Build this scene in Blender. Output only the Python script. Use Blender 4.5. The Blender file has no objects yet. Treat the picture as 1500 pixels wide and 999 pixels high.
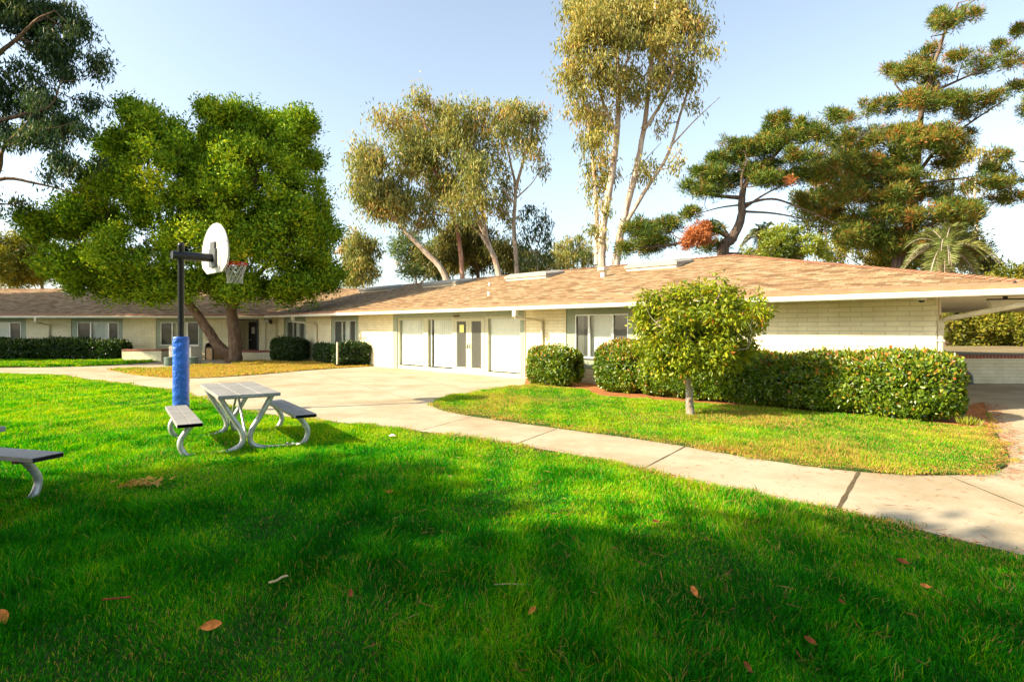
import bpy, math, random
import numpy as np
from mathutils import Vector, Matrix

random.seed(7)
rng = np.random.default_rng(11)
S = bpy.context.scene
COL = S.collection
R = math.radians
pi = math.pi

# ------------------------------------------------------------------ camera, sky, sun, exposure
EYE = 1.65          # eye height in metres
FPX = 860.0         # focal length in photo pixels (1500 wide)
HZ = 481.0          # row of the horizon in the photo
cam_data = bpy.data.cameras.new('camera')
cam = bpy.data.objects.new('camera', cam_data)
COL.objects.link(cam)
cam.location = (0, 0, EYE)
cam.rotation_euler = (pi / 2, 0, 0)
cam_data.sensor_width = 36.0
cam_data.sensor_fit = 'HORIZONTAL'
cam_data.lens = FPX / 1500 * 36.0
cam_data.shift_y = -(499.5 - HZ) / 1500
cam_data.clip_start = 0.05
cam_data.clip_end = 3000
S.camera = cam

SUN_EL, SUN_AZ = 33.0, 20.0      # light travels towards azimuth 20 deg from +X to +Y
w = bpy.data.worlds.new('World')
S.world = w
w.use_nodes = True
nt = w.node_tree
bg = nt.nodes['Background']
sky = nt.nodes.new('ShaderNodeTexSky')
sky.sky_type = 'NISHITA'
sky.sun_disc = False
sky.sun_elevation = R(SUN_EL)
sky.sun_rotation = R(250)
sky.altitude = 50
sky.air_density = 1.0
sky.dust_density = 2.2
sky.ozone_density = 2.0
hsv = nt.nodes.new('ShaderNodeHueSaturation')      # thin coastal haze: a paler sky
hsv.inputs['Saturation'].default_value = 0.74
nt.links.new(sky.outputs[0], hsv.inputs['Color'])
tint = nt.nodes.new('ShaderNodeMix'); tint.data_type = 'RGBA'; tint.blend_type = 'MULTIPLY'
tint.inputs['Factor'].default_value = 1.0
tint.inputs['B'].default_value = (0.89, 0.895, 0.84, 1)
nt.links.new(hsv.outputs['Color'], tint.inputs['A'])
nt.links.new(tint.outputs['Result'], bg.inputs[0])
bg.inputs[1].default_value = 0.145

sd = bpy.data.lights.new('sun', 'SUN')
sd.energy = 4.5
sd.angle = R(0.53)
sd.color = (1.0, 0.86, 0.64)
sun = bpy.data.objects.new('sun', sd)
COL.objects.link(sun)
trav = Vector((math.cos(R(SUN_AZ)) * math.cos(R(SUN_EL)), math.sin(R(SUN_AZ)) * math.cos(R(SUN_EL)), -math.sin(R(SUN_EL))))
sun.rotation_euler = trav.to_track_quat('-Z', 'Y').to_euler()
sun.location = (-20, -8, 30)

S.view_settings.view_transform = 'Standard'
S.view_settings.look = 'None'
S.view_settings.exposure = 1.42
S.view_settings.gamma = 1.0
S.view_settings.use_curve_mapping = False
S.render.engine = 'CYCLES'
S.cycles.max_bounces = 6
S.cycles.transparent_max_bounces = 12

# ------------------------------------------------------------------ survey helpers (photo reading -> metres)
def G(px, py):
    """ground point seen at a photo pixel"""
    Y = EYE * FPX / (py - HZ)
    return ((px - 750) / FPX * Y, Y)

def at(px, py, Y):
    return ((px - 750) / FPX * Y, Y, EYE + (HZ - py) / FPX * Y)

# ------------------------------------------------------------------ materials
def new_mat(name):
    m = bpy.data.materials.new(name)
    m.use_nodes = True
    n = m.node_tree
    for x in list(n.nodes):
        n.nodes.remove(x)
    out = n.nodes.new('ShaderNodeOutputMaterial')
    return m, n, out

def N(n, t, **kw):
    x = n.nodes.new(t)
    for k, v in kw.items():
        if k.startswith('i_'):
            x.inputs[k[2:].replace('_', ' ')].default_value = v
        else:
            setattr(x, k, v)
    return x

def ramp(n, stops):
    r = n.nodes.new('ShaderNodeValToRGB')
    e = r.color_ramp.elements
    while len(e) < len(stops):
        e.new(0.5)
    for el, (p, c) in zip(e, stops):
        el.position = p
        el.color = (*c, 1)
    return r

def paint(name, col, rough=0.6, metal=0.0, var=0.12, scale=6.0, bump=0.0, bscale=60.0, spec=0.4, dirt=None):
    """a painted / solid surface with uneven tone"""
    m, n, out = new_mat(name)
    b = N(n, 'ShaderNodeBsdfPrincipled')
    b.inputs['Roughness'].default_value = rough
    b.inputs['Metallic'].default_value = metal
    b.inputs['Specular IOR Level'].default_value = spec
    tc = N(n, 'ShaderNodeTexCoord')
    nz = N(n, 'ShaderNodeTexNoise')
    nz.inputs['Scale'].default_value = scale
    nz.inputs['Detail'].default_value = 6
    n.links.new(tc.outputs['Object'], nz.inputs['Vector'])
    lo = tuple(max(0, c * (1 - var)) for c in col)
    hi = tuple(min(1, c * (1 + var)) for c in col)
    stops = [(0.3, lo), (0.7, hi)]
    if dirt:
        stops = [(0.22, dirt), (0.38, lo), (0.7, hi)]
    r = ramp(n, stops)
    n.links.new(nz.outputs['Fac'], r.inputs['Fac'])
    n.links.new(r.outputs['Color'], b.inputs['Base Color'])
    if bump:
        nb = N(n, 'ShaderNodeTexNoise')
        nb.inputs['Scale'].default_value = bscale
        nb.inputs['Detail'].default_value = 5
        n.links.new(tc.outputs['Object'], nb.inputs['Vector'])
        bp = N(n, 'ShaderNodeBump')
        bp.inputs['Strength'].default_value = bump
        bp.inputs['Distance'].default_value = 0.02
        n.links.new(nb.outputs['Fac'], bp.inputs['Height'])
        n.links.new(bp.outputs['Normal'], b.inputs['Normal'])
    n.links.new(b.outputs[0], out.inputs[0])
    return m

def brick_mat(name, c1, c2, mort, bw=0.42, rh=0.1, ms=0.008, bump=0.6):
    m, n, out = new_mat(name)
    b = N(n, 'ShaderNodeBsdfPrincipled')
    b.inputs['Roughness'].default_value = 0.75
    b.inputs['Specular IOR Level'].default_value = 0.25
    tc = N(n, 'ShaderNodeTexCoord')
    sp = N(n, 'ShaderNodeSeparateXYZ')
    n.links.new(tc.outputs['Object'], sp.inputs[0])
    ad = N(n, 'ShaderNodeMath', operation='ADD')
    n.links.new(sp.outputs['X'], ad.inputs[0]); n.links.new(sp.outputs['Y'], ad.inputs[1])
    cb = N(n, 'ShaderNodeCombineXYZ')
    n.links.new(ad.outputs[0], cb.inputs['X']); n.links.new(sp.outputs['Z'], cb.inputs['Y'])
    # slumped, uneven courses
    nd = N(n, 'ShaderNodeTexNoise'); nd.inputs['Scale'].default_value = 3.0; nd.inputs['Detail'].default_value = 3
    n.links.new(tc.outputs['Object'], nd.inputs['Vector'])
    sc = N(n, 'ShaderNodeVectorMath', operation='SCALE'); sc.inputs['Scale'].default_value = 0.018
    n.links.new(nd.outputs['Color'], sc.inputs[0])
    av = N(n, 'ShaderNodeVectorMath', operation='ADD')
    n.links.new(cb.outputs[0], av.inputs[0]); n.links.new(sc.outputs[0], av.inputs[1])
    br = N(n, 'ShaderNodeTexBrick')
    br.inputs['Scale'].default_value = 1.0
    br.inputs['Brick Width'].default_value = bw
    br.inputs['Row Height'].default_value = rh
    br.inputs['Mortar Size'].default_value = ms
    br.inputs['Mortar Smooth'].default_value = 0.4
    br.inputs['Color1'].default_value = (*c1, 1)
    br.inputs['Color2'].default_value = (*c2, 1)
    br.inputs['Mortar'].default_value = (*mort, 1)
    n.links.new(av.outputs[0], br.inputs['Vector'])
    nz = N(n, 'ShaderNodeTexNoise'); nz.inputs['Scale'].default_value = 2.2; nz.inputs['Detail'].default_value = 7
    n.links.new(tc.outputs['Object'], nz.inputs['Vector'])
    rp = ramp(n, [(0.3, (0.84, 0.82, 0.77)), (0.65, (1, 1, 1))])
    n.links.new(nz.outputs['Fac'], rp.inputs['Fac'])
    mx = N(n, 'ShaderNodeMix', data_type='RGBA', blend_type='MULTIPLY')
    mx.inputs['Factor'].default_value = 1.0
    n.links.new(br.outputs['Color'], mx.inputs['A']); n.links.new(rp.outputs['Color'], mx.inputs['B'])
    n.links.new(mx.outputs['Result'], b.inputs['Base Color'])
    nb = N(n, 'ShaderNodeTexNoise'); nb.inputs['Scale'].default_value = 30; nb.inputs['Detail'].default_value = 5
    n.links.new(tc.outputs['Object'], nb.inputs['Vector'])
    mm = N(n, 'ShaderNodeMath', operation='MULTIPLY'); mm.inputs[1].default_value = 0.35
    n.links.new(nb.outputs['Fac'], mm.inputs[0])
    su = N(n, 'ShaderNodeMath', operation='SUBTRACT')
    n.links.new(mm.outputs[0], su.inputs[0]); n.links.new(br.outputs['Fac'], su.inputs[1])
    bp = N(n, 'ShaderNodeBump'); bp.inputs['Strength'].default_value = bump; bp.inputs['Distance'].default_value = 0.012
    n.links.new(su.outputs[0], bp.inputs['Height'])
    n.links.new(bp.outputs['Normal'], b.inputs['Normal'])
    n.links.new(b.outputs[0], out.inputs[0])
    return m

def leaf_mat(name, stops, trans=0.45, gloss=0.06, rough=0.45, hue=0.485):
    """leaves: colour from each leaf's own tone value"""
    m, n, out = new_mat(name)
    a = N(n, 'ShaderNodeAttribute', attribute_name='tone')
    r = ramp(n, stops)
    n.links.new(a.outputs['Fac'], r.inputs['Fac'])
    d = N(n, 'ShaderNodeBsdfDiffuse'); n.links.new(r.outputs['Color'], d.inputs['Color'])
    t = N(n, 'ShaderNodeBsdfTranslucent')
    hs = N(n, 'ShaderNodeHueSaturation'); hs.inputs['Hue'].default_value = hue; hs.inputs['Saturation'].default_value = 1.1; hs.inputs['Value'].default_value = 1.35
    n.links.new(r.outputs['Color'], hs.inputs['Color']); n.links.new(hs.outputs['Color'], t.inputs['Color'])
    x = N(n, 'ShaderNodeMixShader'); x.inputs[0].default_value = trans
    n.links.new(d.outputs[0], x.inputs[1]); n.links.new(t.outputs[0], x.inputs[2])
    g = N(n, 'ShaderNodeBsdfGlossy'); g.inputs['Roughness'].default_value = rough
    y = N(n, 'ShaderNodeMixShader'); y.inputs[0].default_value = gloss
    n.links.new(x.outputs[0], y.inputs[1]); n.links.new(g.outputs[0], y.inputs[2])
    n.links.new(y.outputs[0], out.inputs[0])
    return m

def ground_mat(name, stops, scale=2.0, fine=40.0, bump=0.3, stain=None):
    m, n, out = new_mat(name)
    b = N(n, 'ShaderNodeBsdfPrincipled'); b.inputs['Roughness'].default_value = 0.9
    b.inputs['Specular IOR Level'].default_value = 0.15
    tc = N(n, 'ShaderNodeTexCoord')
    n1 = N(n, 'ShaderNodeTexNoise'); n1.inputs['Scale'].default_value = scale; n1.inputs['Detail'].default_value = 8
    n1.inputs['Roughness'].default_value = 0.62
    n2 = N(n, 'ShaderNodeTexNoise'); n2.inputs['Scale'].default_value = fine; n2.inputs['Detail'].default_value = 6
    for q in (n1, n2):
        n.links.new(tc.outputs['Object'], q.inputs['Vector'])
    mx = N(n, 'ShaderNodeMix', data_type='FLOAT'); mx.inputs['Factor'].default_value = 0.42
    n.links.new(n1.outputs['Fac'], mx.inputs['A']); n.links.new(n2.outputs['Fac'], mx.inputs['B'])
    r = ramp(n, stops); n.links.new(mx.outputs['Result'], r.inputs['Fac'])
    col = r.outputs['Color']
    if stain:
        n3 = N(n, 'ShaderNodeTexNoise'); n3.inputs['Scale'].default_value = 0.55; n3.inputs['Detail'].default_value = 9
        n3.inputs['Roughness'].default_value = 0.7
        n.links.new(tc.outputs['Object'], n3.inputs['Vector'])
        r3 = ramp(n, [(0.36, stain), (0.55, (1, 1, 1))])
        n.links.new(n3.outputs['Fac'], r3.inputs['Fac'])
        m3 = N(n, 'ShaderNodeMix', data_type='RGBA', blend_type='MULTIPLY'); m3.inputs['Factor'].default_value = 1
        n.links.new(col, m3.inputs['A']); n.links.new(r3.outputs['Color'], m3.inputs['B'])
        col = m3.outputs['Result']
    n.links.new(col, b.inputs['Base Color'])
    bp = N(n, 'ShaderNodeBump'); bp.inputs['Strength'].default_value = bump; bp.inputs['Distance'].default_value = 0.02
    n.links.new(n2.outputs['Fac'], bp.inputs['Height']); n.links.new(bp.outputs['Normal'], b.inputs['Normal'])
    n.links.new(b.outputs[0], out.inputs[0])
    return m

def roof_mat(name):
    m, n, out = new_mat(name)
    b = N(n, 'ShaderNodeBsdfPrincipled'); b.inputs['Roughness'].default_value = 0.95
    b.inputs['Specular IOR Level'].default_value = 0.1
    uv = N(n, 'ShaderNodeUVMap', uv_map='slope')
    br = N(n, 'ShaderNodeTexBrick')
    br.inputs['Scale'].default_value = 1.0
    br.inputs['Brick Width'].default_value = 0.30
    br.inputs['Row Height'].default_value = 0.14
    br.inputs['Mortar Size'].default_value = 0.008
    br.inputs['Color1'].default_value = (0, 0, 0, 1)
    br.inputs['Color2'].default_value = (1, 1, 1, 1)
    br.inputs['Mortar'].default_value = (0.0, 0.0, 0.0, 1)
    n.links.new(uv.outputs[0], br.inputs['Vector'])
    r1 = ramp(n, [(0.0, (0.16, 0.10, 0.052)), (0.4, (0.275, 0.183, 0.095)), (0.8, (0.37, 0.26, 0.142)), (1.0, (0.35, 0.28, 0.18))])
    n.links.new(br.outputs['Color'], r1.inputs['Fac'])
    # faded patches running along the courses
    mp = N(n, 'ShaderNodeMapping'); mp.inputs['Scale'].default_value = (0.9, 3.4, 1)
    n.links.new(uv.outputs[0], mp.inputs['Vector'])
    nz = N(n, 'ShaderNodeTexNoise'); nz.inputs['Scale'].default_value = 1.3; nz.inputs['Detail'].default_value = 8
    nz.inputs['Roughness'].default_value = 0.7
    n.links.new(mp.outputs[0], nz.inputs['Vector'])
    r2 = ramp(n, [(0.32, (0.62, 0.38, 0.24)), (0.5, (0.95, 0.92, 0.9)), (0.66, (1.1, 1.06, 1.0))])
    n.links.new(nz.outputs['Fac'], r2.inputs['Fac'])
    mx = N(n, 'ShaderNodeMix', data_type='RGBA', blend_type='MULTIPLY'); mx.inputs['Factor'].default_value = 0.9
    n.links.new(r1.outputs['Color'], mx.inputs['A']); n.links.new(r2.outputs['Color'], mx.inputs['B'])
    n.links.new(mx.outputs['Result'], b.inputs['Base Color'])
    su = N(n, 'ShaderNodeMath', operation='SUBTRACT'); su.inputs[0].default_value = 1.0
    n.links.new(br.outputs['Fac'], su.inputs[1])
    bp = N(n, 'ShaderNodeBump'); bp.inputs['Strength'].default_value = 0.8; bp.inputs['Distance'].default_value = 0.012
    n.links.new(su.outputs[0], bp.inputs['Height']); n.links.new(bp.outputs['Normal'], b.inputs['Normal'])
    n.links.new(b.outputs[0], out.inputs[0])
    return m

def glass_mat(name):
    m, n, out = new_mat(name)
    t = N(n, 'ShaderNodeBsdfTransparent'); t.inputs['Color'].default_value = (0.86, 0.9, 0.87, 1)
    g = N(n, 'ShaderNodeBsdfGlossy'); g.inputs['Roughness'].default_value = 0.02
    lw = N(n, 'ShaderNodeLayerWeight'); lw.inputs['Blend'].default_value = 0.25
    mr = N(n, 'ShaderNodeMapRange'); mr.inputs['To Min'].default_value = 0.04; mr.inputs['To Max'].default_value = 0.4
    n.links.new(lw.outputs['Fresnel'], mr.inputs['Value'])
    x = N(n, 'ShaderNodeMixShader')
    n.links.new(mr.outputs[0], x.inputs[0]); n.links.new(t.outputs[0], x.inputs[1]); n.links.new(g.outputs[0], x.inputs[2])
    n.links.new(x.outputs[0], out.inputs[0])
    return m

def bark_mat(name, lo, mid, hi, scale=(5, 5, 1.1), bump=0.7):
    m, n, out = new_mat(name)
    b = N(n, 'ShaderNodeBsdfPrincipled'); b.inputs['Roughness'].default_value = 0.9
    b.inputs['Specular IOR Level'].default_value = 0.15
    tc = N(n, 'ShaderNodeTexCoord')
    mp = N(n, 'ShaderNodeMapping'); mp.inputs['Scale'].default_value = scale
    n.links.new(tc.outputs['Object'], mp.inputs['Vector'])
    nz = N(n, 'ShaderNodeTexNoise'); nz.inputs['Scale'].default_value = 1.6; nz.inputs['Detail'].default_value = 9
    nz.inputs['Roughness'].default_value = 0.65
    n.links.new(mp.outputs[0], nz.inputs['Vector'])
    r = ramp(n, [(0.32, lo), (0.5, mid), (0.68, hi)])
    n.links.new(nz.outputs['Fac'], r.inputs['Fac']); n.links.new(r.outputs['Color'], b.inputs['Base Color'])
    bp = N(n, 'ShaderNodeBump'); bp.inputs['Strength'].default_value = bump; bp.inputs['Distance'].default_value = 0.04
    n.links.new(nz.outputs['Fac'], bp.inputs['Height']); n.links.new(bp.outputs['Normal'], b.inputs['Normal'])
    n.links.new(b.outputs[0], out.inputs[0])
    return m

M = {}
M['brick'] = brick_mat('cream_painted_brick', (0.82, 0.76, 0.53), (0.77, 0.71, 0.48), (0.60, 0.54, 0.36))
M['red_brick'] = brick_mat('red_brick_cap', (0.36, 0.10, 0.055), (0.28, 0.075, 0.045), (0.42, 0.36, 0.28), bw=0.1, rh=0.3, ms=0.01)
M['trim'] = paint('sage_trim_paint', (0.27, 0.315, 0.225), 0.55, var=0.08)
M['door_paint'] = paint('pale_door_paint', (0.47, 0.47, 0.33), 0.5, var=0.05)
M['cover'] = paint('weathered_skylight_cover', (0.30, 0.28, 0.235), 0.7, var=0.15)
M['white'] = paint('white_gutter_paint', (0.80, 0.78, 0.72), 0.45, var=0.06)
M['cream'] = paint('cream_soffit_paint', (0.66, 0.58, 0.42), 0.7, var=0.08)
M['pipe_paint'] = paint('cream_pipe_paint', (0.66, 0.60, 0.44), 0.55, var=0.1, scale=4, dirt=(0.33, 0.2, 0.1))
M['drip'] = paint('faded_edge_shingle', (0.34, 0.165, 0.085), 0.9, var=0.2, scale=3)
M['roof'] = roof_mat('tan_asphalt_shingle')
M['glass'] = glass_mat('window_glass')
M['blind'] = paint('white_blind_fabric', (0.84, 0.83, 0.76), 0.8, var=0.05)
M['sash'] = paint('aluminium_sash', (0.62, 0.62, 0.58), 0.4, metal=0.35, var=0.06)
M['black'] = paint('black_pole_paint', (0.012, 0.013, 0.016), 0.35, var=0.3, scale=10)
M['dark'] = paint('dark_door_and_room_shade', (0.02, 0.021, 0.019), 0.5, var=0.2)
M['screen'] = paint('security_mesh_metal', (0.27, 0.27, 0.23), 0.5, metal=0.2)
M['insect'] = paint('grey_insect_screen', (0.085, 0.085, 0.075), 0.8, var=0.12)
M['paper'] = paint('paper', (0.8, 0.79, 0.72), 0.8, var=0.03)
M['note'] = paint('yellow_note_paper', (0.80, 0.76, 0.26), 0.8, var=0.03)
M['vinyl'] = paint('blue_vinyl_pad', (0.022, 0.12, 0.56), 0.32, var=0.25, scale=5, bump=0.9, bscale=22, spec=0.5)
M['board'] = paint('white_backboard', (0.52, 0.505, 0.45), 0.5, var=0.04)
M['rim'] = paint('red_rim_paint', (0.55, 0.010, 0.006), 0.6, var=0.1, spec=0.15)
M['net'] = paint('white_net_cord', (0.50, 0.48, 0.42), 0.9)
M['plank'] = paint('weathered_aluminium_plank', (0.29, 0.28, 0.26), 0.55, metal=0.25, var=0.16, scale=3.5, bump=0.15, bscale=30)
M['galv'] = paint('galvanised_tube', (0.48, 0.48, 0.46), 0.42, metal=0.55, var=0.22, scale=14)
M['rust'] = paint('rusty_bracket', (0.13, 0.07, 0.04), 0.9, var=0.3)
M['conc_obj'] = paint('pale_concrete_block', (0.42, 0.40, 0.34), 0.9, var=0.12, bump=0.3)
M['green_obj'] = paint('green_painted_concrete', (0.10, 0.145, 0.11), 0.75, var=0.15)
M['bin_panel'] = paint('tan_aggregate_panel', (0.46, 0.28, 0.13), 0.85, var=0.22, scale=40, bump=0.5, bscale=80)
M['bin_frame'] = paint('brown_bin_frame', (0.03, 0.022, 0.018), 0.5)
M['lens'] = paint('floodlight_lens', (0.62, 0.60, 0.52), 0.3)
M['grey_pipe'] = paint('grey_iron_pipe', (0.10, 0.105, 0.105), 0.5, metal=0.4)
M['red_pipe'] = paint('red_valve_paint', (0.4, 0.05, 0.03), 0.5)
M['concrete'] = ground_mat('concrete_paving', [(0.25, (0.31, 0.255, 0.17)), (0.5, (0.415, 0.35, 0.24)), (0.75, (0.48, 0.41, 0.29))], 1.3, 70, 0.12, stain=(0.78, 0.72, 0.63))
M['joint'] = ground_mat('joint_dirt', [(0.3, (0.05, 0.035, 0.02)), (0.7, (0.16, 0.12, 0.06))], 8, 60, 0.4)
M['soil'] = ground_mat('lawn_soil', [(0.3, (0.012, 0.03, 0.005)), (0.5, (0.03, 0.065, 0.008)), (0.72, (0.10, 0.09, 0.03))], 1.1, 30, 0.6)
M['dry_soil'] = ground_mat('dry_lawn_soil', [(0.3, (0.09, 0.09, 0.02)), (0.5, (0.24, 0.16, 0.05)), (0.72, (0.36, 0.22, 0.08))], 0.9, 30, 0.6)
M['mulch'] = ground_mat('bark_mulch', [(0.3, (0.16, 0.055, 0.018)), (0.5, (0.36, 0.14, 0.045)), (0.7, (0.52, 0.25, 0.09))], 6, 55, 1.0)
M['earth'] = ground_mat('dry_earth', [(0.3, (0.12, 0.10, 0.045)), (0.7, (0.30, 0.22, 0.12))], 0.6, 12, 0.5)
M['bark_brown'] = bark_mat('brown_bark', (0.085, 0.05, 0.03), (0.16, 0.10, 0.062), (0.26, 0.18, 0.12))
M['bark_pale'] = bark_mat('pale_gum_bark', (0.26, 0.14, 0.085), (0.46, 0.36, 0.27), (0.62, 0.55, 0.45), (2.2, 2.2, 0.35), 0.25)
M['bark_red'] = bark_mat('reddish_gum_bark', (0.24, 0.09, 0.05), (0.38, 0.19, 0.12), (0.5, 0.34, 0.25), (2.2, 2.2, 0.35), 0.25)
M['bark_dark'] = bark_mat('dark_pine_bark', (0.05, 0.036, 0.028), (0.12, 0.085, 0.062), (0.22, 0.16, 0.12))
M['bark_grey'] = bark_mat('smooth_grey_bark', (0.20, 0.15, 0.11), (0.33, 0.27, 0.21), (0.46, 0.4, 0.33), (6, 6, 3), 0.3)
M['core'] = bark_mat('dark_shrub_core', (0.012, 0.011, 0.007), (0.03, 0.024, 0.014), (0.05, 0.04, 0.02))

M['leaf_yew'] = leaf_mat('fern_pine_leaves', [(0, (0.03, 0.095, 0.006)), (0.35, (0.125, 0.245, 0.010)), (0.7, (0.31, 0.41, 0.014)), (1, (0.50, 0.45, 0.022))], 0.2, 0.012)
M['leaf_gum'] = leaf_mat('gum_leaves', [(0, (0.10, 0.14, 0.035)), (0.45, (0.25, 0.27, 0.062)), (0.8, (0.42, 0.36, 0.085)), (1, (0.50, 0.31, 0.09))], 0.38, 0.02)
M['leaf_gum_gold'] = leaf_mat('golden_gum_leaves', [(0, (0.12, 0.15, 0.036)), (0.45, (0.29, 0.28, 0.06)), (0.8, (0.44, 0.36, 0.075)), (1, (0.48, 0.30, 0.085))], 0.35, 0.02)
M['leaf_gum_dark'] = leaf_mat('dark_gum_leaves', [(0, (0.014, 0.045, 0.014)), (0.5, (0.045, 0.095, 0.024)), (1, (0.13, 0.15, 0.036))], 0.3, 0.03)
M['leaf_olive'] = leaf_mat('olive_scrub_leaves', [(0, (0.045, 0.06, 0.014)), (0.5, (0.12, 0.125, 0.025)), (1, (0.24, 0.20, 0.04))], 0.3, 0.02)
M['leaf_bright'] = leaf_mat('bright_shrub_leaves', [(0, (0.09, 0.15, 0.012)), (0.5, (0.21, 0.27, 0.016)), (1, (0.38, 0.36, 0.025))], 0.4, 0.05)
M['leaf_green'] = leaf_mat('green_tree_leaves', [(0, (0.04, 0.085, 0.02)), (0.5, (0.09, 0.16, 0.03)), (1, (0.2, 0.24, 0.05))], 0.35, 0.05)
M['leaf_lemon'] = leaf_mat('yellowish_tree_leaves', [(0, (0.075, 0.105, 0.012)), (0.5, (0.21, 0.215, 0.02)), (1, (0.38, 0.30, 0.03))], 0.35, 0.02)
M['needle'] = leaf_mat('pine_needles', [(0, (0.022, 0.06, 0.010)), (0.5, (0.09, 0.15, 0.018)), (0.82, (0.21, 0.23, 0.025)), (1, (0.38, 0.20, 0.04))], 0.25, 0.02)
M['needle_rust'] = leaf_mat('rusty_pine_needles', [(0, (0.030, 0.07, 0.012)), (0.4, (0.10, 0.16, 0.02)), (0.72, (0.23, 0.24, 0.03)), (0.9, (0.38, 0.20, 0.04)), (1, (0.44, 0.15, 0.035))], 0.25, 0.02)
M['needle_dead'] = leaf_mat('dead_pine_needles', [(0, (0.36, 0.12, 0.035)), (1, (0.52, 0.21, 0.08))], 0.15, 0.01)
M['leaf_hedge'] = leaf_mat('hedge_leaves', [(0, (0.022, 0.065, 0.006)), (0.4, (0.12, 0.21, 0.010)), (0.72, (0.30, 0.35, 0.016)), (0.86, (0.42, 0.29, 0.035)), (1, (0.58, 0.15, 0.035))], 0.35, 0.05, 0.35)
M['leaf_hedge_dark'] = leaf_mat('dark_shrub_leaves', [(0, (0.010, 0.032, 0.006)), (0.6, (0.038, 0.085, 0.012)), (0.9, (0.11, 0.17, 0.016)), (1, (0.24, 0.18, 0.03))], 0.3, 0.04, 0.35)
M['leaf_pittosporum'] = leaf_mat('young_tree_leaves', [(0, (0.06, 0.11, 0.007)), (0.4, (0.20, 0.27, 0.012)), (0.75, (0.38, 0.40, 0.018)), (0.93, (0.50, 0.40, 0.03)), (1, (0.5, 0.17, 0.03))], 0.4, 0.02, 0.4)
M['frond'] = leaf_mat('palm_fronds', [(0, (0.06, 0.095, 0.022)), (0.5, (0.17, 0.20, 0.05)), (1, (0.36, 0.34, 0.10))], 0.25, 0.02)
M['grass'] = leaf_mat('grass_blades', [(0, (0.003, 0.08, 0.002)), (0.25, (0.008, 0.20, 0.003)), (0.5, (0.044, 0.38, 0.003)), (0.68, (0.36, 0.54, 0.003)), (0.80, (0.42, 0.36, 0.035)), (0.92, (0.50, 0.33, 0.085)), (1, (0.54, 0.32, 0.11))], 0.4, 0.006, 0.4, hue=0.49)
M['litter'] = leaf_mat('pine_straw', [(0, (0.20, 0.055, 0.02)), (0.6, (0.36, 0.12, 0.04)), (1, (0.48, 0.26, 0.12))], 0.1, 0.02)
M['dead_leaf'] = paint('dry_leaf', (0.60, 0.20, 0.045), 0.8, var=0.35, scale=30, spec=0.1)
M['dead_leaf_dark'] = paint('dark_dry_leaf', (0.24, 0.065, 0.02), 0.8, var=0.35, scale=30, spec=0.1)
M['straw'] = paint('pale_dry_stalk', (0.55, 0.42, 0.2), 0.8, var=0.25, scale=30)

# ------------------------------------------------------------------ object helpers
def link(o, parent=None):
    COL.objects.link(o)
    if parent is not None:
        o.parent = parent
    return o

def tag(o, label=None, cat=None, group=None, kind=None):
    if label: o['label'] = label
    if cat: o['category'] = cat
    if group: o['group'] = group
    if kind: o['kind'] = kind
    return o

def thing(name, label, cat, loc=(0, 0, 0), rz=0.0, group=None):
    o = bpy.data.objects.new(name, None)
    o.empty_display_size = 0.3
    o.location = loc
    o.rotation_euler = (0, 0, rz)
    link(o)
    return tag(o, label, cat, group)

def copy_tree(o, parent=None):
    c = o.copy()
    COL.objects.link(c)
    c.parent = parent
    for ch in list(o.children):
        copy_tree(ch, c)
    return c

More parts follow.
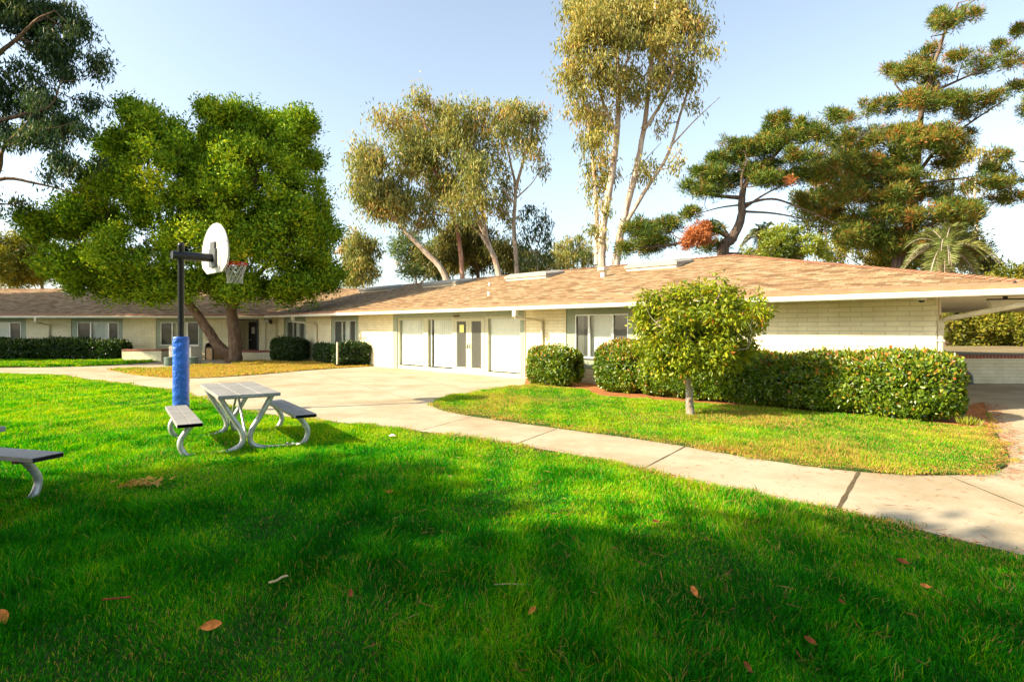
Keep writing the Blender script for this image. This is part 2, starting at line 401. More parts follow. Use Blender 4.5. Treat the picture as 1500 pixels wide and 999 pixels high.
class MB:
    """collects shapes for ONE mesh"""
    def __init__(s):
        s.v = []; s.f = []; s.smooth = []
    def add(s, vs, fs, smooth=False):
        o = len(s.v)
        s.v += [tuple(x) for x in vs]
        s.f += [tuple(i + o for i in f) for f in fs]
        s.smooth += [smooth] * len(fs)
        return s
    def box(s, x0, x1, y0, y1, z0, z1):
        v = [(x0, y0, z0), (x1, y0, z0), (x1, y1, z0), (x0, y1, z0), (x0, y0, z1), (x1, y0, z1), (x1, y1, z1), (x0, y1, z1)]
        return s.add(v, [(0, 3, 2, 1), (4, 5, 6, 7), (0, 1, 5, 4), (1, 2, 6, 5), (2, 3, 7, 6), (3, 0, 4, 7)])
    def tube(s, pts, rad, n=10, cap=True):
        pts = [Vector(p) for p in pts]
        m = len(pts)
        if not hasattr(rad, '__len__'):
            rad = [rad] * m
        t0 = (pts[1] - pts[0]).normalized()
        up = Vector((0, 0, 1)) if abs(t0.z) < 0.9 else Vector((1, 0, 0))
        a = t0.cross(up).normalized()
        vs = []
        for i, p in enumerate(pts):
            if i == 0: t = (pts[1] - pts[0])
            elif i == m - 1: t = pts[-1] - pts[-2]
            else: t = (pts[i + 1] - pts[i]).normalized() + (pts[i] - pts[i - 1]).normalized()
            if t.length < 1e-9: t = t0
            t = t.normalized()
            a = (a - t * a.dot(t))
            if a.length < 1e-6: a = t.orthogonal()
            a.normalize()
            b = t.cross(a)
            for k in range(n):
                g = 2 * pi * k / n
                vs.append(p + (a * math.cos(g) + b * math.sin(g)) * rad[i])
        fs = []
        for i in range(m - 1):
            for k in range(n):
                k2 = (k + 1) % n
                fs.append((i * n + k, i * n + k2, (i + 1) * n + k2, (i + 1) * n + k))
        if cap:
            fs.append(tuple(reversed(range(n))))
            fs.append(tuple((m - 1) * n + k for k in range(n)))
        return s.add(vs, fs, True)
    def lathe(s, prof, n=24, c=(0, 0)):
        """prof: (r, z) list, closed at ends"""
        vs = []
        for r, z in prof:
            for k in range(n):
                g = 2 * pi * k / n
                vs.append((c[0] + r * math.cos(g), c[1] + r * math.sin(g), z))
        fs = []
        m = len(prof)
        for i in range(m - 1):
            for k in range(n):
                k2 = (k + 1) % n
                fs.append((i * n + k, i * n + k2, (i + 1) * n + k2, (i + 1) * n + k))
        fs.append(tuple(reversed(range(n))))
        fs.append(tuple((m - 1) * n + k for k in range(n)))
        return s.add(vs, fs, True)
    def prism(s, outline, y0, y1):
        """outline in (x,z), extruded along y"""
        n = len(outline)
        vs = [(x, y0, z) for x, z in outline] + [(x, y1, z) for x, z in outline]
        fs = [tuple(range(n)), tuple(reversed(range(n, 2 * n)))]
        for i in range(n):
            j = (i + 1) % n
            fs.append((j, i, n + i, n + j))
        return s.add(vs, fs)
    def build(s, name, mat, parent=None, loc=None, rz=None, bevel=0.0, mats=None):
        me = bpy.data.meshes.new(name)
        me.from_pydata(s.v, [], s.f)
        me.polygons.foreach_set('use_smooth', s.smooth)
        me.materials.append(mat)
        me.update()
        o = bpy.data.objects.new(name, me)
        if loc is not None: o.location = loc
        if rz is not None: o.rotation_euler = (0, 0, rz)
        link(o, parent)
        if any(s.smooth):
            try:
                md = o.modifiers.new('edges', 'EDGE_SPLIT'); md.split_angle = R(40)
            except Exception:
                pass
        if bevel:
            b = o.modifiers.new('bevel', 'BEVEL'); b.width = bevel; b.segments = 2; b.limit_method = 'ANGLE'
        return o

def np_mesh(name, verts, faces_flat, face_sizes, mat, tone=None, parent=None, smooth=False):
    me = bpy.data.meshes.new(name)
    nv = len(verts)
    me.vertices.add(nv)
    me.vertices.foreach_set('co', np.asarray(verts, dtype=np.float32).ravel())
    nl = len(faces_flat)
    me.loops.add(nl)
    me.loops.foreach_set('vertex_index', np.asarray(faces_flat, dtype=np.int32))
    nf = len(face_sizes)
    me.polygons.add(nf)
    st = np.zeros(nf, dtype=np.int32)
    st[1:] = np.cumsum(face_sizes)[:-1]
    me.polygons.foreach_set('loop_start', st)
    me.update(calc_edges=True)
    if smooth:
        me.polygons.foreach_set('use_smooth', np.ones(nf, dtype=bool))
    me.materials.append(mat)
    if tone is not None:
        a = me.attributes.new('tone', 'FLOAT', 'POINT')
        a.data.foreach_set('value', np.asarray(tone, dtype=np.float32))
    o = bpy.data.objects.new(name, me)
    return link(o, parent)

def unit(a):
    return a / np.maximum(np.linalg.norm(a, axis=1, keepdims=True), 1e-9)

def leaves_object(name, pos, dirs, length, width, tone, mat, parent=None, fold=0.25, face=None, loose=0.45):
    """one leaf = a small folded blade of two triangles-pairs sharing its midrib"""
    n = len(pos)
    dirs = unit(dirs)
    rnd = rng.normal(size=(n, 3))
    side = unit(np.cross(dirs, rnd if face is None else unit(face) + rnd * loose))
    nor = np.cross(dirs, side)
    L = np.broadcast_to(np.asarray(length, dtype=float), (n,))[:, None]
    W = np.broadcast_to(np.asarray(width, dtype=float), (n,))[:, None]
    v = np.empty((n, 4, 3))
    v[:, 0] = pos
    mid = pos + dirs * L * 0.45
    v[:, 1] = mid + side * W * 0.5 + nor * W * fold
    v[:, 2] = pos + dirs * L
    v[:, 3] = mid - side * W * 0.5 + nor * W * fold
    idx = np.arange(n)[:, None] * 4
    f = (idx + np.array([[0, 1, 2, 0, 2, 3]])).ravel()
    return np_mesh(name, v.reshape(-1, 3), f, np.full(2 * n, 3), mat, np.repeat(np.clip(tone, 0, 1), 4), parent)

def wave(x, y, s, seed=0):
    """cheap smooth noise 0..1 on the ground plane"""
    q = np.random.default_rng(seed)
    t = np.zeros_like(x)
    for k in range(6):
        a = q.uniform(0, 2 * pi); f = s * q.uniform(0.6, 1.8); p = q.uniform(0, 2 * pi)
        t = t + np.sin((x * math.cos(a) + y * math.sin(a)) * f + p)
    return np.clip(0.5 + t / 6.0, 0, 1)

def in_poly(x, y, poly):
    ins = np.zeros(len(x), dtype=bool)
    n = len(poly)
    for i in range(n):
        x1, y1 = poly[i]; x2, y2 = poly[(i + 1) % n]
        c = ((y1 > y) != (y2 > y))
        with np.errstate(divide='ignore', invalid='ignore'):
            xi = (x2 - x1) * (y - y1) / (y2 - y1 + 1e-12) + x1
        ins ^= c & (x < xi)
    return ins

def smooth_poly(p, it=2):
    """Chaikin rounding of an open line"""
    for _ in range(it):
        q = [p[0]]
        for a, b in zip(p[:-1], p[1:]):
            q.append((a[0] * .75 + b[0] * .25, a[1] * .75 + b[1] * .25))
            q.append((a[0] * .25 + b[0] * .75, a[1] * .25 + b[1] * .75))
        q.append(p[-1])
        p = q
    return p

def sheet(name, poly, z, mat, skirt=0.0, kind='structure'):
    import bmesh
    bm = bmesh.new()
    vs = [bm.verts.new((x, y, z)) for x, y in poly]
    f = bm.faces.new(vs)
    f.normal_update()
    if f.normal.z < 0:
        f.normal_flip()
    if skirt:
        r = bmesh.ops.extrude_edge_only(bm, edges=list(bm.edges))
        for g in r['geom']:
            if isinstance(g, bmesh.types.BMVert):
                g.co.z -= skirt
    bmesh.ops.triangulate(bm, faces=[q for q in bm.faces if len(q.verts) > 4])
    me = bpy.data.meshes.new(name)
    bm.to_mesh(me); bm.free()
    me.materials.append(mat)
    o = link(bpy.data.objects.new(name, me))
    o['kind'] = kind
    return o

# ------------------------------------------------------------------ ground, paving, lawns
# the long wing's wall stands on the line X + Y = 19.3; the cross wing's wall on Y = 32
WX, WY = 8.1, 11.2            # right-hand corner of the long wall
def wall_pt(px, off=0.0):
    k = (px - 750) / FPX
    Y = (19.3 - off * 1.41421) / (1 + k)
    return (k * Y, Y)

g = 900.0
sheet('ground', [(-g, -g), (g, -g), (g, g), (-g, g)], 0.0, M['earth'])
sheet('path', [(-70, -10), (34, -10), (34, 17.3), (16, 17.3), (6, 17.2), (-12.5, 33.4), (-16, 33.4), (-70, 33.4)], 0.02, M['concrete'])

lawn_edge = [(0, 549), (40, 550), (80, 551), (160, 561), (220, 569), (253, 574), (278, 580), (330, 597), (400, 612), (480, 621),
             (560, 628), (640, 639), (700, 648), (800, 663), (900, 684), (1000, 709), (1100, 731), (1227, 752), (1350, 785), (1500, 822)]
front = smooth_poly([G(*p) for p in lawn_edge], 1)
front = [(-70, 22.5), (-30, 22.0)] + front + [(4.6, 3.2), (6.2, 1.6), (8, -1), (9.5, -4), (10, -10), (-70, -10)]
sheet('lawn', front, 0.045, M['soil'], 0.04)

isl_near = smooth_poly([G(*p) for p in [(632, 593), (637, 599), (660, 606), (700, 613), (800, 627), (900, 640), (1000, 655), (1100, 673), (1200, 688),
             (1300, 697), (1380, 699), (1440, 697), (1470, 690), (1478, 679), (1475, 662), (1462, 642), (1452, 626), (1441, 592)]], 1)
isl_back = [(WX + 0.25, 11.4), (WX, WY + 0.05), wall_pt(1200, -0.02), wall_pt(1000, -0.02), wall_pt(771, -0.02)]
isl_left = smooth_poly([G(*p) for p in [(768, 567), (740, 569), (700, 576), (660, 584), (640, 589), (632, 593)]], 1)[:-1]
island = isl_near + isl_back + isl_left
sheet('lawn', island, 0.045, M['soil'], 0.04)
mulch_front = [G(*p) for p in [(768, 566), (850, 572), (880, 584), (950, 589), (1050, 594), (1150, 602), (1250, 612), (1350, 621), (1400, 627), (1425, 630), (1448, 626), (1441, 593)]]
mulch = mulch_front + [(WX + 0.24, 11.38), (WX - 0.02, WY + 0.0), wall_pt(771, 0.0)]
sheet('mulch_bed', mulch, 0.052, M['mulch'], 0.01)

under = smooth_poly([G(*p) for p in [(160, 543), (200, 551), (250, 555.5), (300, 555), (370, 550.5), (430, 545), (490, 540.5), (545, 537.6)]], 1)
under_back = [wall_pt(543, 0.02), wall_pt(452, 0.02), (-10.4, 29.3), (-13.8, 29.1)] + [G(*p) for p in [(343, 534.5), (300, 535.5), (283, 537), (230, 540), (185, 541)]]
under_tree = under + under_back
sheet('lawn', under_tree, 0.045, M['dry_soil'], 0.04)

far_lawn = [(-70, 24.6)] + [G(*p) for p in [(0, 539), (60, 539), (130, 537.5), (185, 534.5), (230, 530.6)]] + [(-17.9, 29.2), (-19.4, 29.2), (-19.4, 31.9), (-70, 31.9)]
sheet('lawn', far_lawn, 0.045, M['soil'], 0.04)

def joint(p, q, wd):
    a = Vector((*G(*p), 0)); b = Vector((*G(*q), 0))
    d = (b - a).normalized(); nn = Vector((-d.y, d.x, 0)) * wd / 2
    K = 9
    L_, R_ = [], []
    for i in range(K):
        c = a.lerp(b, i / (K - 1)); j = 0.6 + random.random() * 0.8
        L_.append((c + nn * j)[:2]); R_.append((c - nn * j)[:2])
    return L_ + R_[::-1]
for p, q, wd in [((1227, 750), (1259, 692), 0.045), ((938, 691), (1004, 656), 0.022), ((748, 655), (815, 630), 0.014),
                 ((620, 631), (700, 610), 0.012), ((430, 598), (660, 583), 0.012), ((395, 575), (700, 560), 0.012), ((560, 545), (700, 575), 0.01),
                 ((470, 548), (660, 603), 0.01), ((320, 560), (430, 596), 0.012), ((1390, 700), (1500, 745), 0.014), ((1455, 640), (1500, 643), 0.012), ((1436, 602), (1500, 604), 0.014)]:
    sheet('path_joint', joint(p, q, wd), 0.0235, M['joint'])

# ------------------------------------------------------------------ the building
A45 = -pi / 4
house = thing('school_building', 'single storey cream brick building with tan shingle roof and white gutter', 'building', (0, 0, 0))

def lx(px, off=0.0):
    """distance along the long wall (0 at its right corner, negative to the left)"""
    X, Y = wall_pt(px, off)
    return ((X - WX) - (Y - WY)) * 0.70711

def cx(px, Y=32.0):
    return (px - 750) / FPX * Y

EAVE, SOFF, RIDGE, OV = 2.34, 2.24, 4.2, 0.9
LONG = (WX, WY, 0)            # frame of the long wing: x along wall, y inwards
def part(mb, name, mat, frame='long', parent=house, bevel=0.0):
    if parent is house:
        return mb.build(name, mat, house, loc=LONG if frame == 'long' else (0, 0, 0), rz=A45 if frame == 'long' else 0.0, bevel=bevel)
    return mb.build(name, mat, parent, bevel=bevel)

CXE = (19.3 - 32.0)            # where the two walls meet: X of the inner corner = -12.7
LEND = ((CXE - WX) - (32.0 - WY)) * 0.70711   # about -29.4

def wall_boxes(mb, spans, x0, x1, y0, y1, top):
    """wall between x0..x1 with openings (a,b,z0,z1)"""
    spans = sorted(spans)
    cur = x0
    for a, b, z0, z1 in spans:
        mb.box(cur, a, y0, y1, 0, top)
        if z0 > 0.01: mb.box(a, b, y0 + 0.0, y1, 0, z0)
        if z1 < top - 0.01: mb.box(a, b, y0, y1, z1, top)
        cur = b
    mb.box(cur, x1, y0, y1, 0, top)

# openings on the long wall
wA = (lx(829), lx(930), 0.47, SOFF)
store = (lx(576), lx(768), 0.0, SOFF)
wC = (lx(485), lx(525), 0.47, SOFF)
wE = (lx(416), lx(448), 0.47, SOFF)
mb = MB(); wall_boxes(mb, [wC, wE], LEND, store[0], 0.0, 0.2, SOFF)
part(mb, 'wall', M['brick'])
mb = MB(); wall_boxes(mb, [wA], store[1], 0.0, 0.0, 0.2, SOFF)
part(mb, 'wall', M['brick'])
# end wall, rear wall of the long wing
mb = MB()
mb.add([(0, 0.2, 0), (-3.9, 12.6, 0), (-4.1, 12.6, 0), (-0.21, 0.2, 0), (0, 0.2, SOFF), (-3.9, 12.6, SOFF), (-4.1, 12.6, SOFF), (-0.21, 0.2, SOFF)],
       [(0, 1, 5, 4), (2, 3, 7, 6), (1, 2, 6, 5)])
part(mb, 'wall', M['brick'])
part(MB().box(-36, -4.1, 12.4, 12.6, 0, SOFF), 'wall', M['brick'])
# cross wing wall (frame = world axes moved to the inner corner line)
cF = (-16.02, )
wG = (cx(104), cx(180), 0.5, SOFF)
wH = (cx(228), cx(297), 0.5, SOFF)
wF = (cx(-50), cx(38), 0.5, SOFF)
wFF = (cx(-260), cx(-180), 0.5, SOFF)
door_op = (cx(343), cx(378), 0.0, 2.02)
mb = MB(); wall_boxes(mb, [wFF, wF, wG, wH, door_op], -45.0, CXE, 32.0, 32.2, SOFF)
part(MB().box(-45, -6, 44.6, 44.8, 0, SOFF), 'wall', M['brick'], 'world')
# recess side walls and back
part(mb, 'wall', M['brick'], 'world')
part(MB().box(door_op[0] - 0.2, door_op[0], 32.202, 33.6, 0, SOFF), 'recess_wall', M['brick'], 'world')
part(MB().box(door_op[1], door_op[1] + 0.2, 32.202, 33.6, 0, SOFF), 'recess_wall', M['brick'], 'world')
mb = MB()
mb.box(door_op[0], -14.98, 33.4, 33.6, 0, SOFF); mb.box(-14.04, door_op[1], 33.4, 33.6, 0, SOFF); mb.box(-14.98, -14.04, 33.4, 33.6, 2.07, SOFF)
part(mb, 'recess_wall', M['brick'], 'world')

# soffit (also the ceiling plane), roof planes
mb = MB()
mb.add([(-45, 31.12, SOFF), (-13.05, 31.12, SOFF), (-6.3, 45.6, SOFF), (-45, 45.6, SOFF)], [(0, 3, 2, 1)])
part(mb, 'soffit', M['cream'], 'world')
mb = MB()
mb.add([(-29.0, -OV + 0.02, SOFF + .002), (1.75, -OV + 0.02, SOFF + .002), (1.75, 13.5, SOFF + .002), (-36.0, 13.5, SOFF + .002)], [(0, 3, 2, 1)])
part(mb, 'soffit', M['cream'])

def roof_mesh(name, polys, parent):
    """polys: list of (points, eave direction) with slope uv in metres"""
    me = bpy.data.meshes.new(name)
    vs, fs, uvs = [], [], []
    for pts, e in polys:
        o = len(vs)
        P = [Vector(p) for p in pts]
        nn = (P[1] - P[0]).cross(P[2] - P[0]).normalized()
        ed = Vector(e).normalized(); up = nn.cross(ed).normalized()
        vs += [tuple(p) for p in P]; fs.append(tuple(range(o, o + len(P))))
        uvs += [((p - P[0]).dot(ed), (p - P[0]).dot(up)) for p in P]
    me.from_pydata(vs, [], fs)
    l = me.uv_layers.new(name='slope')
    for i, u in enumerate(uvs):
        l.data[i].uv = u
    me.materials.append(M['roof'])
    return link(bpy.data.objects.new(name, me), parent)

def LW(x, y, z):
    """long-wing frame to world"""
    return (WX + (x + y) * 0.70711, WY + (-x + y) * 0.70711, z)
c0 = LW(1.78, -OV - 0.03, EAVE); apex = LW(-6.8, 6.3, RIDGE); c1 = LW(1.78, 13.53, EAVE)
vb = (-13.06, 31.07, EAVE); vr = (-10.1, 38.3, RIDGE); rb = LW(-36.0, 13.53, EAVE)
wl = (-45.0, 31.07, EAVE); wr = (-45.0, 38.3, RIDGE); wb = (-45.0, 45.6, EAVE)
roof = roof_mesh('roof', [([vb, c0, apex, vr], (1, -1, 0)), ([c0, c1, apex], (1, 1, 0)), ([c1, rb, vr, apex], (-1, 1, 0)),
                          ([wl, vb, vr, wr], (1, 0, 0)), ([wb, wr, vr, rb], (-1, 0, 0))], house)
tag(roof, 'tan shingle roof with shallow hips')

# ridge and hip caps: overlapping shingle tabs
def caps(p, q, step=0.16):
    mb = MB()
    a = Vector(p); b = Vector(q); L = (b - a).length; d = (b - a) / L
    sd = d.cross(Vector((0, 0, 1))).normalized(); up = sd.cross(d).normalized()
    k = int(L / step)
    for i in range(k):
        s0 = a + d * (i * step - 0.02); s1 = s0 + d * (step + 0.05)
        h0 = 0.035 + random.random() * 0.008; h1 = 0.012
        ww = 0.13
        j = -0.045
        v = [s0 + sd * ww + up * (h0 + j), s0 + up * h0, s0 - sd * ww + up * (h0 + j), s1 + sd * ww + up * (h1 + j), s1 + up * h1, s1 - sd * ww + up * (h1 + j)]
        base = [x - up * 0.03 for x in v[:3]]
        mb.add(v + base, [(0, 1, 4, 3), (1, 2, 5, 4), (6, 7, 1, 0), (7, 8, 2, 1)])
    return mb
m_ = caps(c0, apex); m2 = caps(apex, vr, 0.2)
m_.add(m2.v, m2.f)
m2 = caps(vr, wr, 0.2); m_.add(m2.v, m2.f)
m_.build('ridge_cap', M['drip'], house)

# drip edge course + gutter along every visible eave
def run_profile(mb, prof, a, b, outward):
    """prof (out, z) polygon extruded from a to b (world, 2D)"""
    n = len(prof)
    vs = [(a[0] + outward[0] * o, a[1] + outward[1] * o, z) for o, z in prof] + [(b[0] + outward[0] * o, b[1] + outward[1] * o, z) for o, z in prof]
    fs = [tuple(range(n)), tuple(reversed(range(n, 2 * n)))]
    for i in range(n):
        j = (i + 1) % n
        fs.append((j, i, n + i, n + j))
    mb.add(vs, fs)
q = 0.70711
gut = [(0.0, 2.205), (0.075, 2.205), (0.10, 2.235), (0.10, 2.262), (0.122, 2.272), (0.122, 2.305), (0.112, 2.305), (0.112, 2.285), (0.0, 2.285)]
edge = [(-0.02, 2.312), (0.065, 2.309), (0.065, 2.378), (-0.14, 2.425)]
pa = LW(1.9, -OV, 0)[:2]; pb = LW(-29.0, -OV, 0)[:2]
mb = MB(); run_profile(mb, gut, (-45, 31.1), (-13.07, 31.1), (0, -1)); run_profile(mb, gut, pb, pa, (-q, -q))
run_profile(mb, gut, LW(1.75, -OV - 0.1, 0)[:2], LW(1.75, 13.5, 0)[:2], (q, -q))
gutter = mb.build('gutter', M['white'], house)
mb = MB(); run_profile(mb, edge, (-45, 31.1), (-13.06, 31.1), (0, -1)); run_profile(mb, edge, pb, pa, (-q, -q))
run_profile(mb, edge, LW(1.75, -OV, 0)[:2], LW(1.75, 13.5, 0)[:2], (q, -q))
mb.build('drip_edge', M['drip'], house)
mb = MB()
run_profile(mb, [(-0.03, 2.20), (-0.004, 2.20), (-0.004, 2.315), (-0.03, 2.315)], (-45, 31.1), (-13.07, 31.1), (0, -1))
run_profile(mb, [(-0.03, 2.20), (-0.004, 2.20), (-0.004, 2.315), (-0.03, 2.315)], pb, LW(1.75, -OV, 0)[:2], (-q, -q))
mb.build('fascia', M['white'], house)

# windows: sage surround, aluminium sashes, vertical blinds, dark screens
def lattice(x0, x1, z0, z1, y, step=0.075, wd=0.011):
    mb = MB()
    W_, H_ = x1 - x0, z1 - z0
    k = int((W_ + H_) / step)
    for i in range(1, k + 1):
        t = i * step
        # rising bars
        xa, za = (x0 + t, z0) if t < W_ else (x1, z0 + t - W_)
        xb, zb = (x0, z0 + t) if t < H_ else (x0 + t - H_, z1)
        for (pa_, pb_, yy) in (((xa, za), (xb, zb), y), ((x0 + x1 - xa, za), (x0 + x1 - xb, zb), y + 0.006)):
            d = Vector((pb_[0] - pa_[0], 0, pb_[1] - pa_[1]))
            if d.length < 0.02: continue
            d.normalize(); nn = Vector((-d.z, 0, d.x)) * wd / 2
            a = Vector((pa_[0], yy, pa_[1])); b = Vector((pb_[0], yy, pb_[1]))
            mb.add([a - nn, b - nn, b + nn, a + nn], [(0, 1, 2, 3)])
    return mb

def blinds(x0, x1, z0, z1, y, wd=0.09, gaps=()):
    """vertical slats, each slightly turned"""
    mb = MB()
    x = x0
    i = 0
    while x < x1 - 0.01:
        b = min(x + wd, x1)
        if i not in gaps:
            t = 0.004 + random.random() * 0.006
            zz = z0 + random.random() * 0.015
            mb.add([(x, y + t, zz), (b + 0.008, y - t * 0.4, zz), (b + 0.008, y - t * 0.4, z1), (x, y + t, z1)], [(0, 1, 2, 3)])
        x += wd; i += 1
    return mb

def window(op, frame, y0=0.0, fz=(0.80, 2.04), splits=(0.26, 0.70), inner=None, label=None, mesh_left=True):
    """op: surround opening (a,b,z0,z1) in the wall frame"""
    a, b, z0, z1 = op
    if inner is None:
        inner = (a + (b - a) * 0.12, b - (b - a) * 0.12)
    fa, fb = inner
    f0, f1 = fz
    mb = MB()
    t0, t1 = y0 + 0.03, y0 + 0.09
    mb.box(a, fa, t0, t1, z0, z1); mb.box(fb, b, t0, t1, z0, z1)
    mb.box(fa, fb, t0, t1, f1, z1); mb.box(fa, fb, t0, t1, z0, f0)
    mb.box(a + .002, b - .002, y0 - 0.012, t0 - .001, z0 - 0.0, z0 + 0.035)
    win = part(mb, 'window', M['trim'], frame)
    W_ = fb - fa
    xs = [fa, fa + W_ * splits[0], fa + W_ * splits[1], fb]
    s = 0.028
    mb = MB()
    u0, u1 = y0 + 0.02, y0 + 0.075
    for i in range(3):
        p, r_ = xs[i] + .003, xs[i + 1] - .003
        mb.box(p, p + s, u0, u1, f0, f1); mb.box(r_ - s, r_, u0, u1, f0, f1)
        mb.box(p + s, r_ - s, u0, u1, f1 - s, f1); mb.box(p + s, r_ - s, u0, u1, f0, f0 + s)
    mb.box(fa - 0.02, fb + 0.02, y0 - 0.03, u0 - .002, f0 - 0.03, f0 + 0.012)
    part(mb, 'sash', M['sash'], frame, win)
    for i in range(3):
        mb = MB()
        mb.add([(xs[i] + s, y0 + 0.06, f0), (xs[i + 1] - s, y0 + 0.06, f0), (xs[i + 1] - s, y0 + 0.06, f1), (xs[i] + s, y0 + 0.06, f1)], [(0, 1, 2, 3)])
        part(mb, 'pane', M['glass'], frame, win)
    bl = blinds(fa + 0.02, fb - 0.02, f0 + 0.02, f1, y0 + 0.16)
    part(bl, 'blind', M['blind'], frame, win)
    for i in (0, 2):
        mb = MB()
        mb.add([(xs[i] + s, y0 + 0.085, f0), (xs[i + 1] - s, y0 + 0.085, f0), (xs[i + 1] - s, y0 + 0.085, f1), (xs[i] + s, y0 + 0.085, f1)], [(0, 1, 2, 3)])
        part(mb, 'insect_screen', M['insect'], frame, win)
    return win

wa = window(wA, 'long', fz=(0.80, 2.05), splits=(0.27, 0.72), inner=(lx(842), lx(919.5)))
p0 = lx(842) + 0.03; p1 = lx(842) + (lx(919.5) - lx(842)) * 0.27 - 0.03
part(lattice(p0 + .01, p0 + (p1 - p0) * 0.6, 0.84, 2.01, 0.07, 0.07, 0.012), 'security_mesh', M['screen'], 'long', wa)
window(wC, 'long', fz=(0.75, 2.0), splits=(0.37, 0.72), inner=(lx(489.5), lx(520)))
window(wE, 'long', fz=(0.75, 2.0), splits=(0.36, 0.70), inner=(lx(420), lx(445)))
window(wG, 'world', 32.0, (0.74, 1.98), (0.32, 0.76), inner=(cx(113), cx(173)))
window(wH, 'world', 32.0, (0.74, 1.98), (0.30, 0.70), inner=(cx(235), cx(291)))
window(wF, 'world', 32.0, (0.74, 1.98), (0.30, 0.76), inner=(cx(-38), cx(30)))
window(wFF, 'world', 32.0, (0.74, 1.98), (0.30, 0.70), inner=(cx(-250), cx(-190)))

# glazed front with double door
a, b = store[0], store[1]
fr = MB()
zT = 2.03
cols = [(576, 584), (619, 626), (662, 664.5), (709, 714), (761, 768)]
for p, r_ in cols:
    fr.box(lx(p), lx(r_), 0.03, 0.11, 0.0, zT)
fr.box(a, b, 0.025, 0.105, zT, SOFF)
for p, r_ in [(584, 619), (626, 662), (714, 761)]:
    fr.box(lx(p), lx(r_), 0.035, 0.10, 0.0, 0.16)
    fr.box(lx(p), lx(r_), 0.035, 0.10, zT - 0.05, zT)
front_frame = part(fr, 'window_wall', M['door_paint'])
mb = MB()
mb.box(a, lx(582), -0.004, 0.024, 0, SOFF); mb.box(lx(762), b, -0.004, 0.024, 0, SOFF); mb.box(lx(582), lx(762), -0.002, 0.022, 2.06, SOFF)
part(mb, 'surround', M['trim'], 'long', front_frame)
for p, r_ in [(584, 619), (626, 662), (714, 761)]:
    mb = MB()
    mb.add([(lx(p), 0.07, 0.16), (lx(r_), 0.07, 0.16), (lx(r_), 0.07, zT - .05), (lx(p), 0.07, zT - .05)], [(0, 1, 2, 3)])
    part(mb, 'pane', M['glass'], 'long', front_frame)
part(blinds(lx(576), lx(617), 0.19, zT, 0.14, 0.11), 'blind', M['blind'], 'long', front_frame)
part(blinds(lx(620), lx(662), 0.19, zT, 0.14, 0.125, gaps=(0, 1, 3)), 'blind', M['blind'], 'long', front_frame)
part(blinds(lx(708), lx(758), 0.19, zT, 0.14, 0.11), 'blind', M['blind'], 'long', front_frame)
def leaf_door(p, r_, gp, gr, handed):
    x0_, x1_ = lx(p) + .004, lx(r_) - .004
    g0, g1 = lx(gp), lx(gr)
    mb = MB()
    mb.box(x0_, g0, 0.02, 0.07, 0.02, zT - .01); mb.box(g1, x1_, 0.02, 0.07, 0.02, zT - .01)
    mb.box(g0, g1, 0.02, 0.07, 0.02, 0.26); mb.box(g0, g1, 0.02, 0.07, zT - 0.13, zT - .01)
    d = part(mb, 'door', M['door_paint'])
    mb = MB(); mb.add([(g0, 0.05, 0.26), (g1, 0.05, 0.26), (g1, 0.05, zT - .13), (g0, 0.05, zT - .13)], [(0, 1, 2, 3)])
    part(mb, 'pane', M['glass'], 'long', d)
    part(lattice(g0, g1, 0.27, zT - .14, 0.03, 0.135, 0.015), 'security_mesh', M['screen'], 'long', d)
    hx = x1_ - 0.06 if handed > 0 else x0_ + 0.06
    mb = MB(); mb.box(hx - 0.02, hx + 0.02, 0.0, 0.019, 0.93, 1.10); mb.tube([(hx, 0.0, 1.0), (hx, -0.05, 1.0), (hx - handed * 0.1, -0.055, 1.0)], 0.011, 8)
    part(mb, 'handle', M['grey_pipe'], 'long', d)
    ex = x0_ - 0.004 if handed > 0 else x1_ + 0.004
    for hz in (0.3, 1.0, 1.75):
        part(MB().box(ex - 0.012, ex + 0.012, 0.005, 0.019, hz, hz + 0.11), 'hinge', M['sash'], 'long', d)
    return d
dl = leaf_door(664.5, 686, 668.5, 682, 1)
leaf_door(686, 709, 690, 704, -1)
mb = MB(); mb.box(lx(672.8), lx(679.3), 0.010, 0.014, 1.50, 1.78)
part(mb, 'notice', M['note'], 'long', dl)
# door closer arm box above the door
mb = MB(); mb.box(lx(666), lx(673), -0.07, -0.004, 2.07, 2.12)
part(mb, 'door_closer', M['rust'], 'long')

# near-black sheet behind the glass, painting in the shade of the room
part(MB().box(LEND + 3, -3.2, 2.8, 2.9, 0.02, SOFF), 'dark_backing', M['dark'])

# entrance door in the recess of the cross wing
mb = MB(); mb.box(-14.97, -14.05, 33.38, 33.43, 0.02, 2.06)
ed = part(mb, 'door', M['dark'], 'world')
mb = MB(); mb.box(-14.80, -14.62, 33.365, 33.375, 1.35, 1.72)
part(mb, 'notice', M['paper'], 'world', ed)
mb = MB(); mb.tube([(-14.9, 33.375, 1.0), (-14.9, 33.33, 1.0), (-14.8, 33.325, 1.0)], 0.014, 8)
part(mb, 'handle', M['sash'], 'world', ed)
mb = MB(); mb.box(door_op[0] - .04, door_op[0] + .03, 31.97, 32.04, 0, 2.04); mb.box(door_op[1] - .06, door_op[1] + .03, 31.97, 32.04, 0, 2.04); mb.box(door_op[0] - .04, door_op[1] + .03, 31.965, 32.035, 2.04, 2.14)
part(mb, 'door_frame', M['dark'], 'world')

